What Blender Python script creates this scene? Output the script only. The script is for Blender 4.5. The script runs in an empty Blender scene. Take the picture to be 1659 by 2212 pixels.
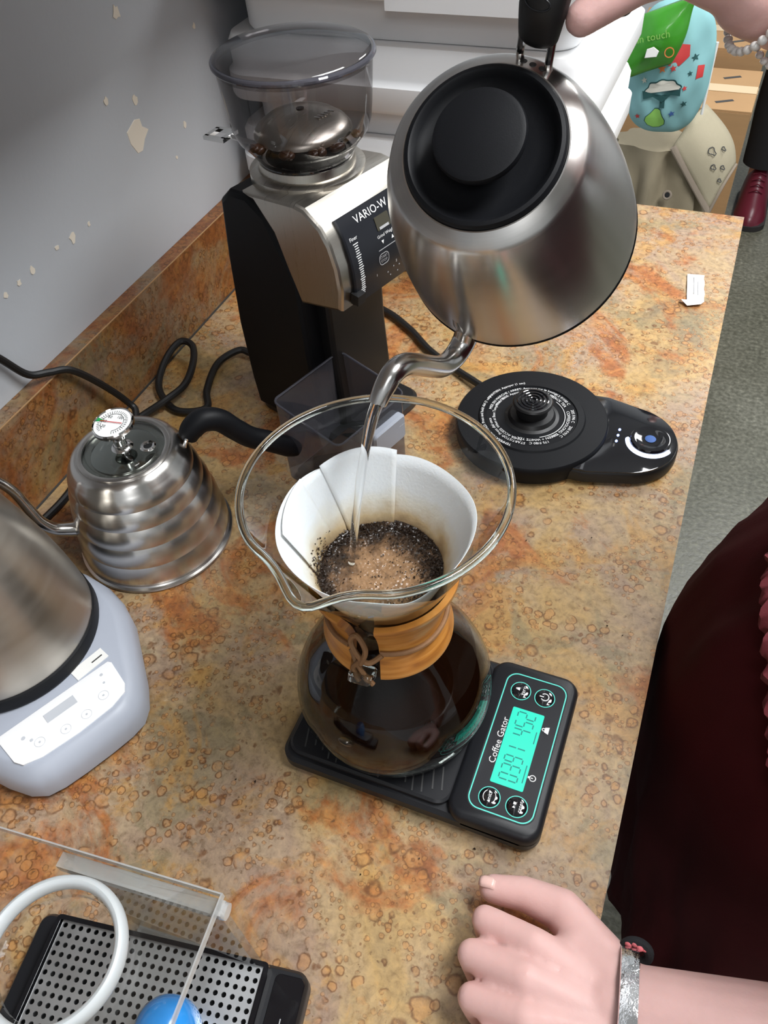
import bpy, bmesh, math, random
from mathutils import Vector, Matrix, Quaternion
random.seed(7)
PI = math.pi
HC = 0.91                      # height of the counter top above the floor
scene = bpy.context.scene
COL = scene.collection

# ------------------------------------------------------------------ camera
cam_d = bpy.data.cameras.new('camera')
cam = bpy.data.objects.new('camera', cam_d)
COL.objects.link(cam)
cam_d.sensor_fit = 'VERTICAL'
cam_d.sensor_height = 36.0
cam_d.sensor_width = 27.0
cam_d.lens = 1726.0 / 2212.0 * 36.0
cam_d.clip_start = 0.02
R3 = ((0.9264891, -0.23699331, 0.29232195),
      (0.37104051, 0.70495946, -0.60445108),
      (-0.06282426, 0.66848062, 0.74107137))
cam.matrix_world = Matrix.Translation((0, 0, HC + 0.5911)) @ Matrix(R3).to_4x4()
scene.camera = cam

# ------------------------------------------------------------------ view, world, room lights
scene.view_settings.view_transform = 'Standard'
scene.view_settings.look = 'None'
scene.view_settings.exposure = 0.0
scene.view_settings.gamma = 1.0
scene.view_settings.use_curve_mapping = False
scene.cycles.transparent_max_bounces = 40
scene.cycles.max_bounces = 14
scene.cycles.transmission_bounces = 10
scene.cycles.caustics_reflective = False
scene.cycles.sample_clamp_indirect = 6.0

world = bpy.data.worlds.new('world')
scene.world = world
world.use_nodes = True
world.node_tree.nodes['Background'].inputs[0].default_value = (0.75, 0.8, 0.9, 1)
world.node_tree.nodes['Background'].inputs[1].default_value = 0.15

CEIL = 2.62
# (x, y, size x, size y, watts) of the fluorescent troffers in the ceiling
TROFFERS = [(0.66, 0.72, 0.60, 1.20, 64.0), (0.66, 2.90, 0.60, 1.20, 46.0), (0.66, -1.50, 0.60, 1.20, 18.0)]
for i, (x, y, sx, sy, w) in enumerate(TROFFERS):
    ld = bpy.data.lights.new('troffer_light', 'AREA')
    ld.shape = 'RECTANGLE'; ld.size = sx - .06; ld.size_y = sy - .06
    ld.energy = w
    ld.color = (0.975, 0.99, 1.0)
    lo = bpy.data.objects.new('troffer_light', ld)
    COL.objects.link(lo)
    lo.location = (x, y, CEIL - 0.035)

# ------------------------------------------------------------------ materials
MATS = {}
def newmat(name):
    m = bpy.data.materials.new(name)
    m.use_nodes = True
    MATS[name] = m
    nt = m.node_tree
    return m, nt, nt.nodes, nt.links, nt.nodes['Principled BSDF']

def pmat(name, col, rough=0.5, metal=0.0, spec=0.5, bump=0.0, bscale=200.0, var=0.0, vscale=20.0,
         coat=0.0, sss=0.0, emit=None, estr=0.0, stretch=None, rvar=0.0):
    m, nt, N, L, b = newmat(name)
    b.inputs['Base Color'].default_value = (*col, 1)
    b.inputs['Roughness'].default_value = rough
    b.inputs['Metallic'].default_value = metal
    b.inputs['Specular IOR Level'].default_value = spec
    b.inputs['Coat Weight'].default_value = coat
    b.inputs['Coat Roughness'].default_value = 0.05
    if sss:
        b.inputs['Subsurface Weight'].default_value = sss
        b.inputs['Subsurface Radius'].default_value = (.012, .005, .003)
        b.inputs['Subsurface Scale'].default_value = 0.5
    if emit:
        b.inputs['Emission Color'].default_value = (*emit, 1)
        b.inputs['Emission Strength'].default_value = estr
    if bump or var or rvar:
        tc = N.new('ShaderNodeTexCoord')
        src = tc.outputs['Object']
        if stretch:
            mp = N.new('ShaderNodeMapping'); mp.inputs['Scale'].default_value = stretch
            L.new(src, mp.inputs[0]); src = mp.outputs[0]
    if bump:
        n = N.new('ShaderNodeTexNoise'); n.inputs['Scale'].default_value = bscale; n.inputs['Detail'].default_value = 4
        L.new(src, n.inputs['Vector'])
        bp = N.new('ShaderNodeBump'); bp.inputs['Strength'].default_value = bump; bp.inputs['Distance'].default_value = 0.001
        L.new(n.outputs['Fac'], bp.inputs['Height']); L.new(bp.outputs[0], b.inputs['Normal'])
    if var:
        n = N.new('ShaderNodeTexNoise'); n.inputs['Scale'].default_value = vscale; n.inputs['Detail'].default_value = 5
        L.new(src, n.inputs['Vector'])
        mx = N.new('ShaderNodeMix'); mx.data_type = 'RGBA'
        mx.inputs[6].default_value = (*[c * (1 - var) for c in col], 1)
        mx.inputs[7].default_value = (*[min(1, c * (1 + var)) for c in col], 1)
        L.new(n.outputs['Fac'], mx.inputs[0]); L.new(mx.outputs[2], b.inputs['Base Color'])
    if rvar:
        n = N.new('ShaderNodeTexNoise'); n.inputs['Scale'].default_value = vscale; n.inputs['Detail'].default_value = 5
        L.new(src, n.inputs['Vector'])
        mr = N.new('ShaderNodeMapRange'); mr.inputs[3].default_value = max(0.02, rough - rvar); mr.inputs[4].default_value = rough + rvar
        L.new(n.outputs['Fac'], mr.inputs[0]); L.new(mr.outputs[0], b.inputs['Roughness'])
    return m

def clearmat(name, tint=(1, 1, 1), edge=(0.75, 0.85, 0.8), refl=0.95, base=0.04, rough=0.0, power=3.0, haze=0.0, hazecol=(1, 1, 1)):
    """thin clear wall: tinted see-through mixed with a Schlick reflection"""
    m, nt, N, L, b = newmat(name)
    N.remove(b)
    out = N['Material Output']
    lw = N.new('ShaderNodeLayerWeight'); lw.inputs[0].default_value = 0.5
    pw = N.new('ShaderNodeMath'); pw.operation = 'POWER'; pw.inputs[1].default_value = power
    L.new(lw.outputs['Facing'], pw.inputs[0])
    tr = N.new('ShaderNodeBsdfTransparent')
    mc = N.new('ShaderNodeMix'); mc.data_type = 'RGBA'
    mc.inputs[6].default_value = (*tint, 1); mc.inputs[7].default_value = (*edge, 1)
    L.new(pw.outputs[0], mc.inputs[0]); L.new(mc.outputs[2], tr.inputs[0])
    gl = N.new('ShaderNodeBsdfGlossy'); gl.inputs['Roughness'].default_value = rough
    p5 = N.new('ShaderNodeMath'); p5.operation = 'POWER'; p5.inputs[1].default_value = 5.0
    L.new(lw.outputs['Facing'], p5.inputs[0])
    mr = N.new('ShaderNodeMapRange'); mr.inputs[3].default_value = base; mr.inputs[4].default_value = refl
    L.new(p5.outputs[0], mr.inputs[0])
    ms = N.new('ShaderNodeMixShader')
    L.new(mr.outputs[0], ms.inputs[0])
    src = tr.outputs[0]
    if haze:
        df = N.new('ShaderNodeBsdfDiffuse'); df.inputs[0].default_value = (*hazecol, 1)
        mh = N.new('ShaderNodeMixShader'); mh.inputs[0].default_value = haze
        L.new(tr.outputs[0], mh.inputs[1]); L.new(df.outputs[0], mh.inputs[2]); src = mh.outputs[0]
    L.new(src, ms.inputs[1]); L.new(gl.outputs[0], ms.inputs[2])
    L.new(ms.outputs[0], out.inputs[0])
    return m

def ramp(N, stops, interp='LINEAR'):
    r = N.new('ShaderNodeValToRGB'); r.color_ramp.interpolation = interp
    e = r.color_ramp.elements
    while len(e) < len(stops): e.new(0.5)
    for el, (p, c) in zip(e, stops):
        el.position = p
        el.color = (*c, 1) if len(c) == 3 else c
    return r

def laminate(name, rlo, rhi, dim):
    m, nt, N, L, b = newmat(name)
    tc = N.new('ShaderNodeTexCoord'); src = tc.outputs['Object']
    def noise(sc, det=5, dist=0.0, off=(0, 0, 0), rough=.55):
        mp = N.new('ShaderNodeMapping'); mp.inputs['Location'].default_value = off
        L.new(src, mp.inputs[0])
        n = N.new('ShaderNodeTexNoise'); n.inputs['Scale'].default_value = sc; n.inputs['Detail'].default_value = det
        n.inputs['Distortion'].default_value = dist; n.inputs['Roughness'].default_value = rough
        L.new(mp.outputs[0], n.inputs['Vector']); return n.outputs['Fac']
    def setin(node, sck, v):
        if isinstance(v, bpy.types.NodeSocket): L.new(v, node.inputs[sck])
        elif isinstance(v, (int, float)): node.inputs[sck].default_value = v
        else: node.inputs[sck].default_value = (*v, 1)
    def mix(fac, a, c, mode='MIX'):
        x = N.new('ShaderNodeMix'); x.data_type = 'RGBA'; x.blend_type = mode
        for sck, v in ((0, fac), (6, a), (7, c)): setin(x, sck, v)
        return x.outputs[2]
    def math_(op, a, c=0.0):
        x = N.new('ShaderNodeMath'); x.operation = op; setin(x, 0, a); setin(x, 1, c); return x.outputs[0]
    def mask(v, lo, hi):
        x = N.new('ShaderNodeMapRange'); x.interpolation_type = 'SMOOTHSTEP'; setin(x, 0, v)
        x.inputs[1].default_value = lo; x.inputs[2].default_value = hi; return x.outputs[0]
    base = ramp(N, [(.30, (.20, .165, .11)), (.41, (.36, .26, .125)), (.50, (.34, .265, .17)), (.58, (.29, .225, .18)), (.70, (.38, .315, .23))])
    L.new(noise(6.5, 7, .8), base.inputs[0])
    c = base.outputs[0]
    c = mix(math_('MULTIPLY', mask(noise(12, 7, 1.0, (5, 9, 2), .6), .52, .62), .6), c, (.19, .175, .115))      # olive grey bare metal
    c = mix(math_('MULTIPLY', mask(noise(10, 6, .8, (15, 29, 2), .6), .56, .66), .55), c, (.255, .185, .165))     # lilac grey
    och = mask(noise(13, 8, .9, (31, 4, 8), .65), .50, .62)
    c = mix(math_('MULTIPLY', och, .7), c, (.38, .225, .07))                                                      # ochre bloom
    rust = mask(noise(7.5, 9, .9, (11, 4, 0), .66), rlo, rhi)
    rc = ramp(N, [(.32, (.15, .042, .012)), (.5, (.30, .10, .026)), (.66, (.42, .20, .065))]); L.new(noise(45, 7, .6, (1, 7, 3), .65), rc.inputs[0])
    c = mix(math_('MULTIPLY', rust, .85), c, rc.outputs[0])
    # blisters: darker rim, orange middle, at three sizes
    for sc, rmin, rvar, amt, off, lo in ((58, .20, .25, .75, (0, 0, 0), .50), (105, .22, .25, .8, (2, 5, 0), .47), (190, .24, .22, .65, (7, 1, 3), .46)):
        mp = N.new('ShaderNodeMapping'); mp.inputs['Location'].default_value = off; L.new(src, mp.inputs[0])
        nn = N.new('ShaderNodeTexNoise'); nn.inputs['Scale'].default_value = sc * 1.7; nn.inputs['Detail'].default_value = 2; L.new(mp.outputs[0], nn.inputs['Vector'])
        ad = N.new('ShaderNodeMix'); ad.data_type = 'RGBA'; ad.blend_type = 'LINEAR_LIGHT'; ad.inputs[0].default_value = .20 / sc
        L.new(mp.outputs[0], ad.inputs[6]); L.new(nn.outputs['Color'], ad.inputs[7])
        v = N.new('ShaderNodeTexVoronoi'); v.voronoi_dimensions = '3D'; v.inputs['Scale'].default_value = sc
        L.new(ad.outputs[2], v.inputs['Vector'])
        sep = N.new('ShaderNodeSeparateColor'); L.new(v.outputs['Color'], sep.inputs[0])
        rad = math_('ADD', math_('MULTIPLY', sep.outputs[0], rvar), rmin)
        d = math_('SUBTRACT', v.outputs['Distance'], rad)
        mk = mask(noise(15, 6, .6, (off[0] + 20, 3, 1), .6), lo, lo + .07)
        mk = math_('MULTIPLY', mk, math_('GREATER_THAN', sep.outputs[1], .35))
        inside = math_('MULTIPLY', math_('MULTIPLY', mask(math_('MULTIPLY', d, -1.0), 0.0, .06), mk), .42)
        c = mix(inside, c, (.42, .205, .065))
        rim = math_('MULTIPLY', math_('MULTIPLY', mask(math_('MULTIPLY', math_('ABSOLUTE', d), -1.0), -.10, .0), mk), amt)
        c = mix(rim, c, (.125, .052, .018))
    fine = ramp(N, [(.30, (.45, .41, .36)), (.50, (.92, .92, .92)), (.66, (1.18, 1.16, 1.10))])
    L.new(noise(140, 8, .4, (3, 1, 0), .72), fine.inputs[0])
    c = mix(.85, c, fine.outputs[0], 'MULTIPLY')
    c = mix(math_('MULTIPLY', mask(noise(210, 3, 0, (9, 9, 9)), .64, .72), .7), c, (.10, .06, .035))              # dark specks
    c = mix(math_('MULTIPLY', mask(noise(34, 8, .8, (40, 2, 5), .75), .62, .70), .5), c, (.50, .43, .33))        # pale scuffs
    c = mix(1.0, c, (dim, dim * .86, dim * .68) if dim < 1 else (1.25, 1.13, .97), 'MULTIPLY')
    L.new(c, b.inputs['Base Color'])
    b.inputs['Roughness'].default_value = .36
    bp = N.new('ShaderNodeBump'); bp.inputs['Strength'].default_value = .15; bp.inputs['Distance'].default_value = .001
    L.new(noise(230, 5), bp.inputs['Height']); L.new(bp.outputs[0], b.inputs['Normal'])
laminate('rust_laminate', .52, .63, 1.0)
laminate('rust_laminate_red', .44, .58, .80)      # darker, redder variant for the splash strip

def steelmat(name, col=(.60, .58, .55), rough=.26, stretch=(1, 1, 60), scale=30, amt=.10, aniso=.5, radial=False):
    m, nt, N, L, b = newmat(name)
    b.inputs['Metallic'].default_value = 1.0
    b.inputs['Anisotropic'].default_value = aniso
    if radial:
        b.inputs['Anisotropic Rotation'].default_value = .25
        tg = N.new('ShaderNodeTangent'); tg.direction_type = 'RADIAL'; tg.axis = 'Z'
        L.new(tg.outputs[0], b.inputs['Tangent'])
    tc = N.new('ShaderNodeTexCoord')
    mp = N.new('ShaderNodeMapping'); mp.inputs['Scale'].default_value = stretch
    L.new(tc.outputs['Object'], mp.inputs[0])
    n = N.new('ShaderNodeTexNoise'); n.inputs['Scale'].default_value = scale; n.inputs['Detail'].default_value = 6
    L.new(mp.outputs[0], n.inputs['Vector'])
    mr = N.new('ShaderNodeMapRange'); mr.inputs[3].default_value = rough - amt; mr.inputs[4].default_value = rough + amt
    L.new(n.outputs['Fac'], mr.inputs[0]); L.new(mr.outputs[0], b.inputs['Roughness'])
    mx = N.new('ShaderNodeMix'); mx.data_type = 'RGBA'
    mx.inputs[6].default_value = (*[c * .88 for c in col], 1); mx.inputs[7].default_value = (*[min(1, c * 1.08) for c in col], 1)
    L.new(n.outputs['Fac'], mx.inputs[0]); L.new(mx.outputs[2], b.inputs['Base Color'])
    return m

steelmat('steel', (.62, .60, .575), .25, (1, 1, 60), 25, .02, .8, True)
steelmat('steel_tube', (.62, .60, .58), .20, (1, 1, 1), 30, .04, 0)
steelmat('steel_grate', (.74, .76, .78), .42, (1, 1, 1), 40, .08, 0)
steelmat('steel_polished', (.72, .71, .70), .10, (1, 1, 1), 20, .03, 0)
steelmat('steel_warm', (.52, .49, .44), .30, (60, 1, 1), 20, .08)
steelmat('steel_worn', (.50, .47, .42), .36, (1, 1, 6), 12, .10, .5, True)
pmat('black_plastic', (.0055, .0055, .006), .42, bump=.05, bscale=900)
pmat('black_rubber', (.006, .006, .0065), .5)
pmat('matte_black', (.0055, .006, .0075), .5, spec=.18, bump=.06, bscale=1500)
pmat('black_gloss', (.006, .006, .008), .08, coat=.6, rvar=.05, vscale=60)
pmat('scale_black', (.010, .0105, .013), .42, spec=.35, bump=.05, bscale=1200)
pmat('panel_black', (.008, .009, .013), .30)
pmat('print_white', (.80, .80, .80), .5)
pmat('print_grey', (.40, .40, .41), .5)
pmat('print_dark', (.05, .05, .05), .5)
pmat('print_lightgrey', (.52, .54, .58), .5)
pmat('teal_line', (.10, .60, .50), .4, emit=(.08, .55, .45), estr=.25)
pmat('lcd_teal', (.0, .10, .08), .25, emit=(.045, .92, .66), estr=.9)
pmat('lcd_segment', (.0, .05, .045), .4, emit=(.0, .24, .19), estr=.9)
pmat('lcd_dark', (.05, .045, .03), .2)
pmat('led_blue', (.1, .2, 1), .4, emit=(.25, .35, 1), estr=6)
pmat('dial_light', (.7, .8, 1), .4, emit=(.62, .72, 1), estr=3.2)
pmat('white_plastic', (.90, .91, .92), .42, var=.03, vscale=4)
pmat('pale_plastic', (.40, .43, .50), .42)
pmat('panel_white', (.93, .93, .94), .35)
pmat('wall_paint', (.53, .555, .59), .55, bump=.25, bscale=160, var=.03, vscale=8)
pmat('wall_white', (.74, .76, .78), .7, var=.03, vscale=3)
pmat('chip_tan', (.86, .78, .66), .8)
pmat('ceiling_white', (.78, .78, .77), .8)
pmat('cabinet_wood', (.62, .635, .66), .45, var=.06, vscale=6)
pmat('paper_filter', (.82, .82, .80), .85, bump=.3, bscale=700)
pmat('paper_white', (.85, .84, .81), .8)
pmat('coffee', (.006, .002, .0008), .05, spec=.25)
pmat('grounds', (.022, .012, .007), .35)
pmat('bean', (.055, .024, .012), .35)
pmat('leather', (.22, .11, .045), .7, bump=.4, bscale=500, var=.3, vscale=120)
pmat('skin', (.76, .47, .435), .45, sss=.18, var=.10, vscale=45, bump=.12, bscale=500)
pmat('nail', (.80, .52, .46), .25)
pmat('silver', (.86, .86, .87), .13, metal=1, bump=.5, bscale=260)
pmat('maroon_cloth', (.045, .0045, .0055), .9, spec=.12, bump=.3, bscale=900, var=.25, vscale=14)
pmat('maroon_frill', (.16, .020, .028), .85, bump=.3, bscale=900)
pmat('lilac_cloth', (.50, .50, .68), .9, bump=.4, bscale=400)
pmat('pearl', (.86, .84, .80), .22, coat=.5)
pmat('hair', (.06, .03, .018), .5, bump=.8, bscale=300, stretch=(6, 6, 1))
pmat('rose', (.70, .16, .18), .7, var=.3, vscale=300)
pmat('dark_cloth', (.010, .010, .012), .9, bump=.3, bscale=500)
pmat('shoe_red', (.115, .012, .025), .35, bump=.1, bscale=200)
pmat('sole_black', (.02, .018, .018), .7)
pmat('cardboard', (.44, .26, .12), .8, bump=.2, bscale=150, var=.10, vscale=12, stretch=(1, 1, 8))
pmat('packing_tape', (.72, .55, .34), .3)
pmat('canvas', (.29, .245, .165), .9, bump=.5, bscale=700, var=.12, vscale=18)
pmat('canvas_pale', (.42, .37, .26), .9, bump=.5, bscale=700, var=.06, vscale=18)
pmat('canvas_trim', (.27, .22, .17), .9, bump=.4, bscale=500)
pmat('teal_fabric', (.26, .52, .54), .75, var=.10, vscale=20)
pmat('green_film', (.05, .30, .02), .22, var=.35, vscale=25, coat=.4)
pmat('green_light', (.22, .52, .06), .4)
pmat('pear_green', (.24, .50, .10), .7)
pmat('leaf_dark', (.02, .09, .09), .7)
pmat('cauli_cream', (.74, .71, .62), .8)
pmat('print_red', (.62, .05, .05), .7)
pmat('print_orange', (.72, .20, .05), .7)
pmat('print_blue', (.05, .12, .35), .7)
pmat('blue_plastic', (.03, .27, .72), .18, coat=.5)
pmat('silicone', (.52, .55, .56), .4, sss=.1)
pmat('dial_face', (.85, .86, .85), .4)
pmat('needle_red', (.6, .03, .03), .4)
pmat('dial_green', (.02, .30, .08), .5)
pmat('bread_filler', (.3, .3, .3), .6)
clearmat('clear_glass', (.985, .992, .988), (.55, .63, .59), .95, .032)
def realglass(name, col):
    m, nt, N, L, b = newmat(name)
    b.inputs['Base Color'].default_value = (*col, 1); b.inputs['Roughness'].default_value = .01
    b.inputs['IOR'].default_value = 1.48; b.inputs['Transmission Weight'].default_value = 1.0
realglass('rim_glass', (.90, .97, .93))
clearmat('smoke_plastic', (.60, .58, .58), (.36, .35, .36), .85, .045, .03, power=2.0)
clearmat('smoke_bin', (.55, .55, .60), (.30, .30, .34), .85, .05, .03, power=2.0, haze=.10, hazecol=(.42, .42, .50))
clearmat('acrylic', (.97, .975, .97), (.80, .82, .81), .90, .05)
clearmat('acrylic_edge', (.86, .88, .88), (.62, .65, .66), .90, .10, haze=.28)
clearmat('lid_glass', (.72, .76, .74), (.35, .40, .38), .95, .07)
def water():
    m, nt, N, L, b = newmat('water')
    b.inputs['Base Color'].default_value = (1, 1, 1, 1); b.inputs['Roughness'].default_value = .02
    b.inputs['IOR'].default_value = 1.33; b.inputs['Transmission Weight'].default_value = 1.0
water()

def woodmat():
    m, nt, N, L, b = newmat('collar_wood')
    tc = N.new('ShaderNodeTexCoord'); mp = N.new('ShaderNodeMapping'); mp.inputs['Scale'].default_value = (26, 26, 160)
    mp.inputs['Rotation'].default_value = (0.15, .1, 0)
    L.new(tc.outputs['Object'], mp.inputs[0])
    n = N.new('ShaderNodeTexNoise'); n.inputs['Scale'].default_value = 1.0; n.inputs['Detail'].default_value = 8; n.inputs['Distortion'].default_value = .8
    L.new(mp.outputs[0], n.inputs['Vector'])
    r = ramp(N, [(.25, (.26, .085, .015)), (.5, (.50, .20, .035)), (.68, (.60, .28, .07)), (.82, (.72, .48, .22))])
    L.new(n.outputs['Fac'], r.inputs[0]); L.new(r.outputs[0], b.inputs['Base Color'])
    b.inputs['Roughness'].default_value = .36
woodmat()

def floormat():
    m, nt, N, L, b = newmat('floor_vinyl')
    tc = N.new('ShaderNodeTexCoord')
    n = N.new('ShaderNodeTexNoise'); n.inputs['Scale'].default_value = 3.0; n.inputs['Detail'].default_value = 7
    L.new(tc.outputs['Object'], n.inputs['Vector'])
    r = ramp(N, [(.3, (.085, .085, .060)), (.5, (.125, .123, .092)), (.7, (.165, .163, .128))]); L.new(n.outputs['Fac'], r.inputs[0])
    v = N.new('ShaderNodeTexNoise'); v.inputs['Scale'].default_value = 90; v.inputs['Detail'].default_value = 5
    L.new(tc.outputs['Object'], v.inputs['Vector'])
    r2 = ramp(N, [(.38, (.62, .62, .6)), (.60, (1, 1, 1)), (.75, (1.5, 1.5, 1.45))]); L.new(v.outputs['Fac'], r2.inputs[0])
    mx = N.new('ShaderNodeMix'); mx.data_type = 'RGBA'; mx.blend_type = 'MULTIPLY'; mx.inputs[0].default_value = 1
    L.new(r.outputs[0], mx.inputs[6]); L.new(r2.outputs[0], mx.inputs[7]); L.new(mx.outputs[2], b.inputs['Base Color'])
    mr = N.new('ShaderNodeMapRange'); mr.inputs[3].default_value = .22; mr.inputs[4].default_value = .5
    L.new(v.outputs['Fac'], mr.inputs[0]); L.new(mr.outputs[0], b.inputs['Roughness'])
    bp = N.new('ShaderNodeBump'); bp.inputs['Strength'].default_value = .3; bp.inputs['Distance'].default_value = .002
    L.new(v.outputs['Fac'], bp.inputs['Height']); L.new(bp.outputs[0], b.inputs['Normal'])
floormat()

def slurrymat():
    m, nt, N, L, b = newmat('slurry')
    tc = N.new('ShaderNodeTexCoord')
    n = N.new('ShaderNodeTexNoise'); n.inputs['Scale'].default_value = 75; n.inputs['Detail'].default_value = 8; n.inputs['Distortion'].default_value = 1.2
    L.new(tc.outputs['Object'], n.inputs['Vector'])
    ln = N.new('ShaderNodeVectorMath'); ln.operation = 'LENGTH'
    mp = N.new('ShaderNodeMapping'); mp.inputs['Location'].default_value = (-.004, .006, 0); L.new(tc.outputs['Object'], mp.inputs[0])
    L.new(mp.outputs[0], ln.inputs[0])
    ms = N.new('ShaderNodeMapRange'); ms.inputs[1].default_value = .016; ms.inputs[2].default_value = .040; ms.inputs[3].default_value = .30; ms.inputs[4].default_value = -.22
    L.new(ln.outputs['Value'], ms.inputs[0])
    ad = N.new('ShaderNodeMath'); ad.operation = 'ADD'; L.new(n.outputs['Fac'], ad.inputs[0]); L.new(ms.outputs[0], ad.inputs[1])
    r = ramp(N, [(.30, (.018, .010, .006)), (.45, (.05, .028, .015)), (.58, (.13, .072, .036)), (.80, (.26, .15, .075))])
    L.new(ad.outputs[0], r.inputs[0]); L.new(r.outputs[0], b.inputs['Base Color'])
    b.inputs['Roughness'].default_value = .28
    v = N.new('ShaderNodeTexVoronoi'); v.inputs['Scale'].default_value = 420; L.new(tc.outputs['Object'], v.inputs['Vector'])
    bp = N.new('ShaderNodeBump'); bp.inputs['Strength'].default_value = .6; bp.inputs['Distance'].default_value = .0012; bp.invert = True
    L.new(v.outputs['Distance'], bp.inputs['Height']); L.new(bp.outputs[0], b.inputs['Normal'])
slurrymat()

def filtermat():
    # paper that tea-brown coffee has soaked into above the slurry line
    m, nt, N, L, b = newmat('filter_paper')
    tc = N.new('ShaderNodeTexCoord'); sp = N.new('ShaderNodeSeparateXYZ'); L.new(tc.outputs['Object'], sp.inputs[0])
    n = N.new('ShaderNodeTexNoise'); n.inputs['Scale'].default_value = 60; n.inputs['Detail'].default_value = 5
    L.new(tc.outputs['Object'], n.inputs['Vector'])
    ma = N.new('ShaderNodeMath'); ma.operation = 'MULTIPLY_ADD'; ma.inputs[1].default_value = -.018
    L.new(n.outputs['Fac'], ma.inputs[0]); L.new(sp.outputs['Z'], ma.inputs[2])
    mr = N.new('ShaderNodeMapRange'); mr.inputs[1].default_value = .154; mr.inputs[2].default_value = .182
    L.new(ma.outputs[0], mr.inputs[0])
    r = ramp(N, [(0, (.16, .085, .035)), (.3, (.50, .36, .20)), (.65, (.70, .66, .57)), (1, (.74, .75, .75))])
    L.new(mr.outputs[0], r.inputs[0]); L.new(r.outputs[0], b.inputs['Base Color'])
    b.inputs['Roughness'].default_value = .85
    b.inputs['Subsurface Weight'].default_value = .15
    bp = N.new('ShaderNodeBump'); bp.inputs['Strength'].default_value = .25; bp.inputs['Distance'].default_value = .001
    n2 = N.new('ShaderNodeTexNoise'); n2.inputs['Scale'].default_value = 500; L.new(tc.outputs['Object'], n2.inputs['Vector'])
    L.new(n2.outputs['Fac'], bp.inputs['Height']); L.new(bp.outputs[0], b.inputs['Normal'])
filtermat()
# ------------------------------------------------------------------ mesh helpers
def rot2(x, y, a): return (x * math.cos(a) - y * math.sin(a), x * math.sin(a) + y * math.cos(a))

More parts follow.
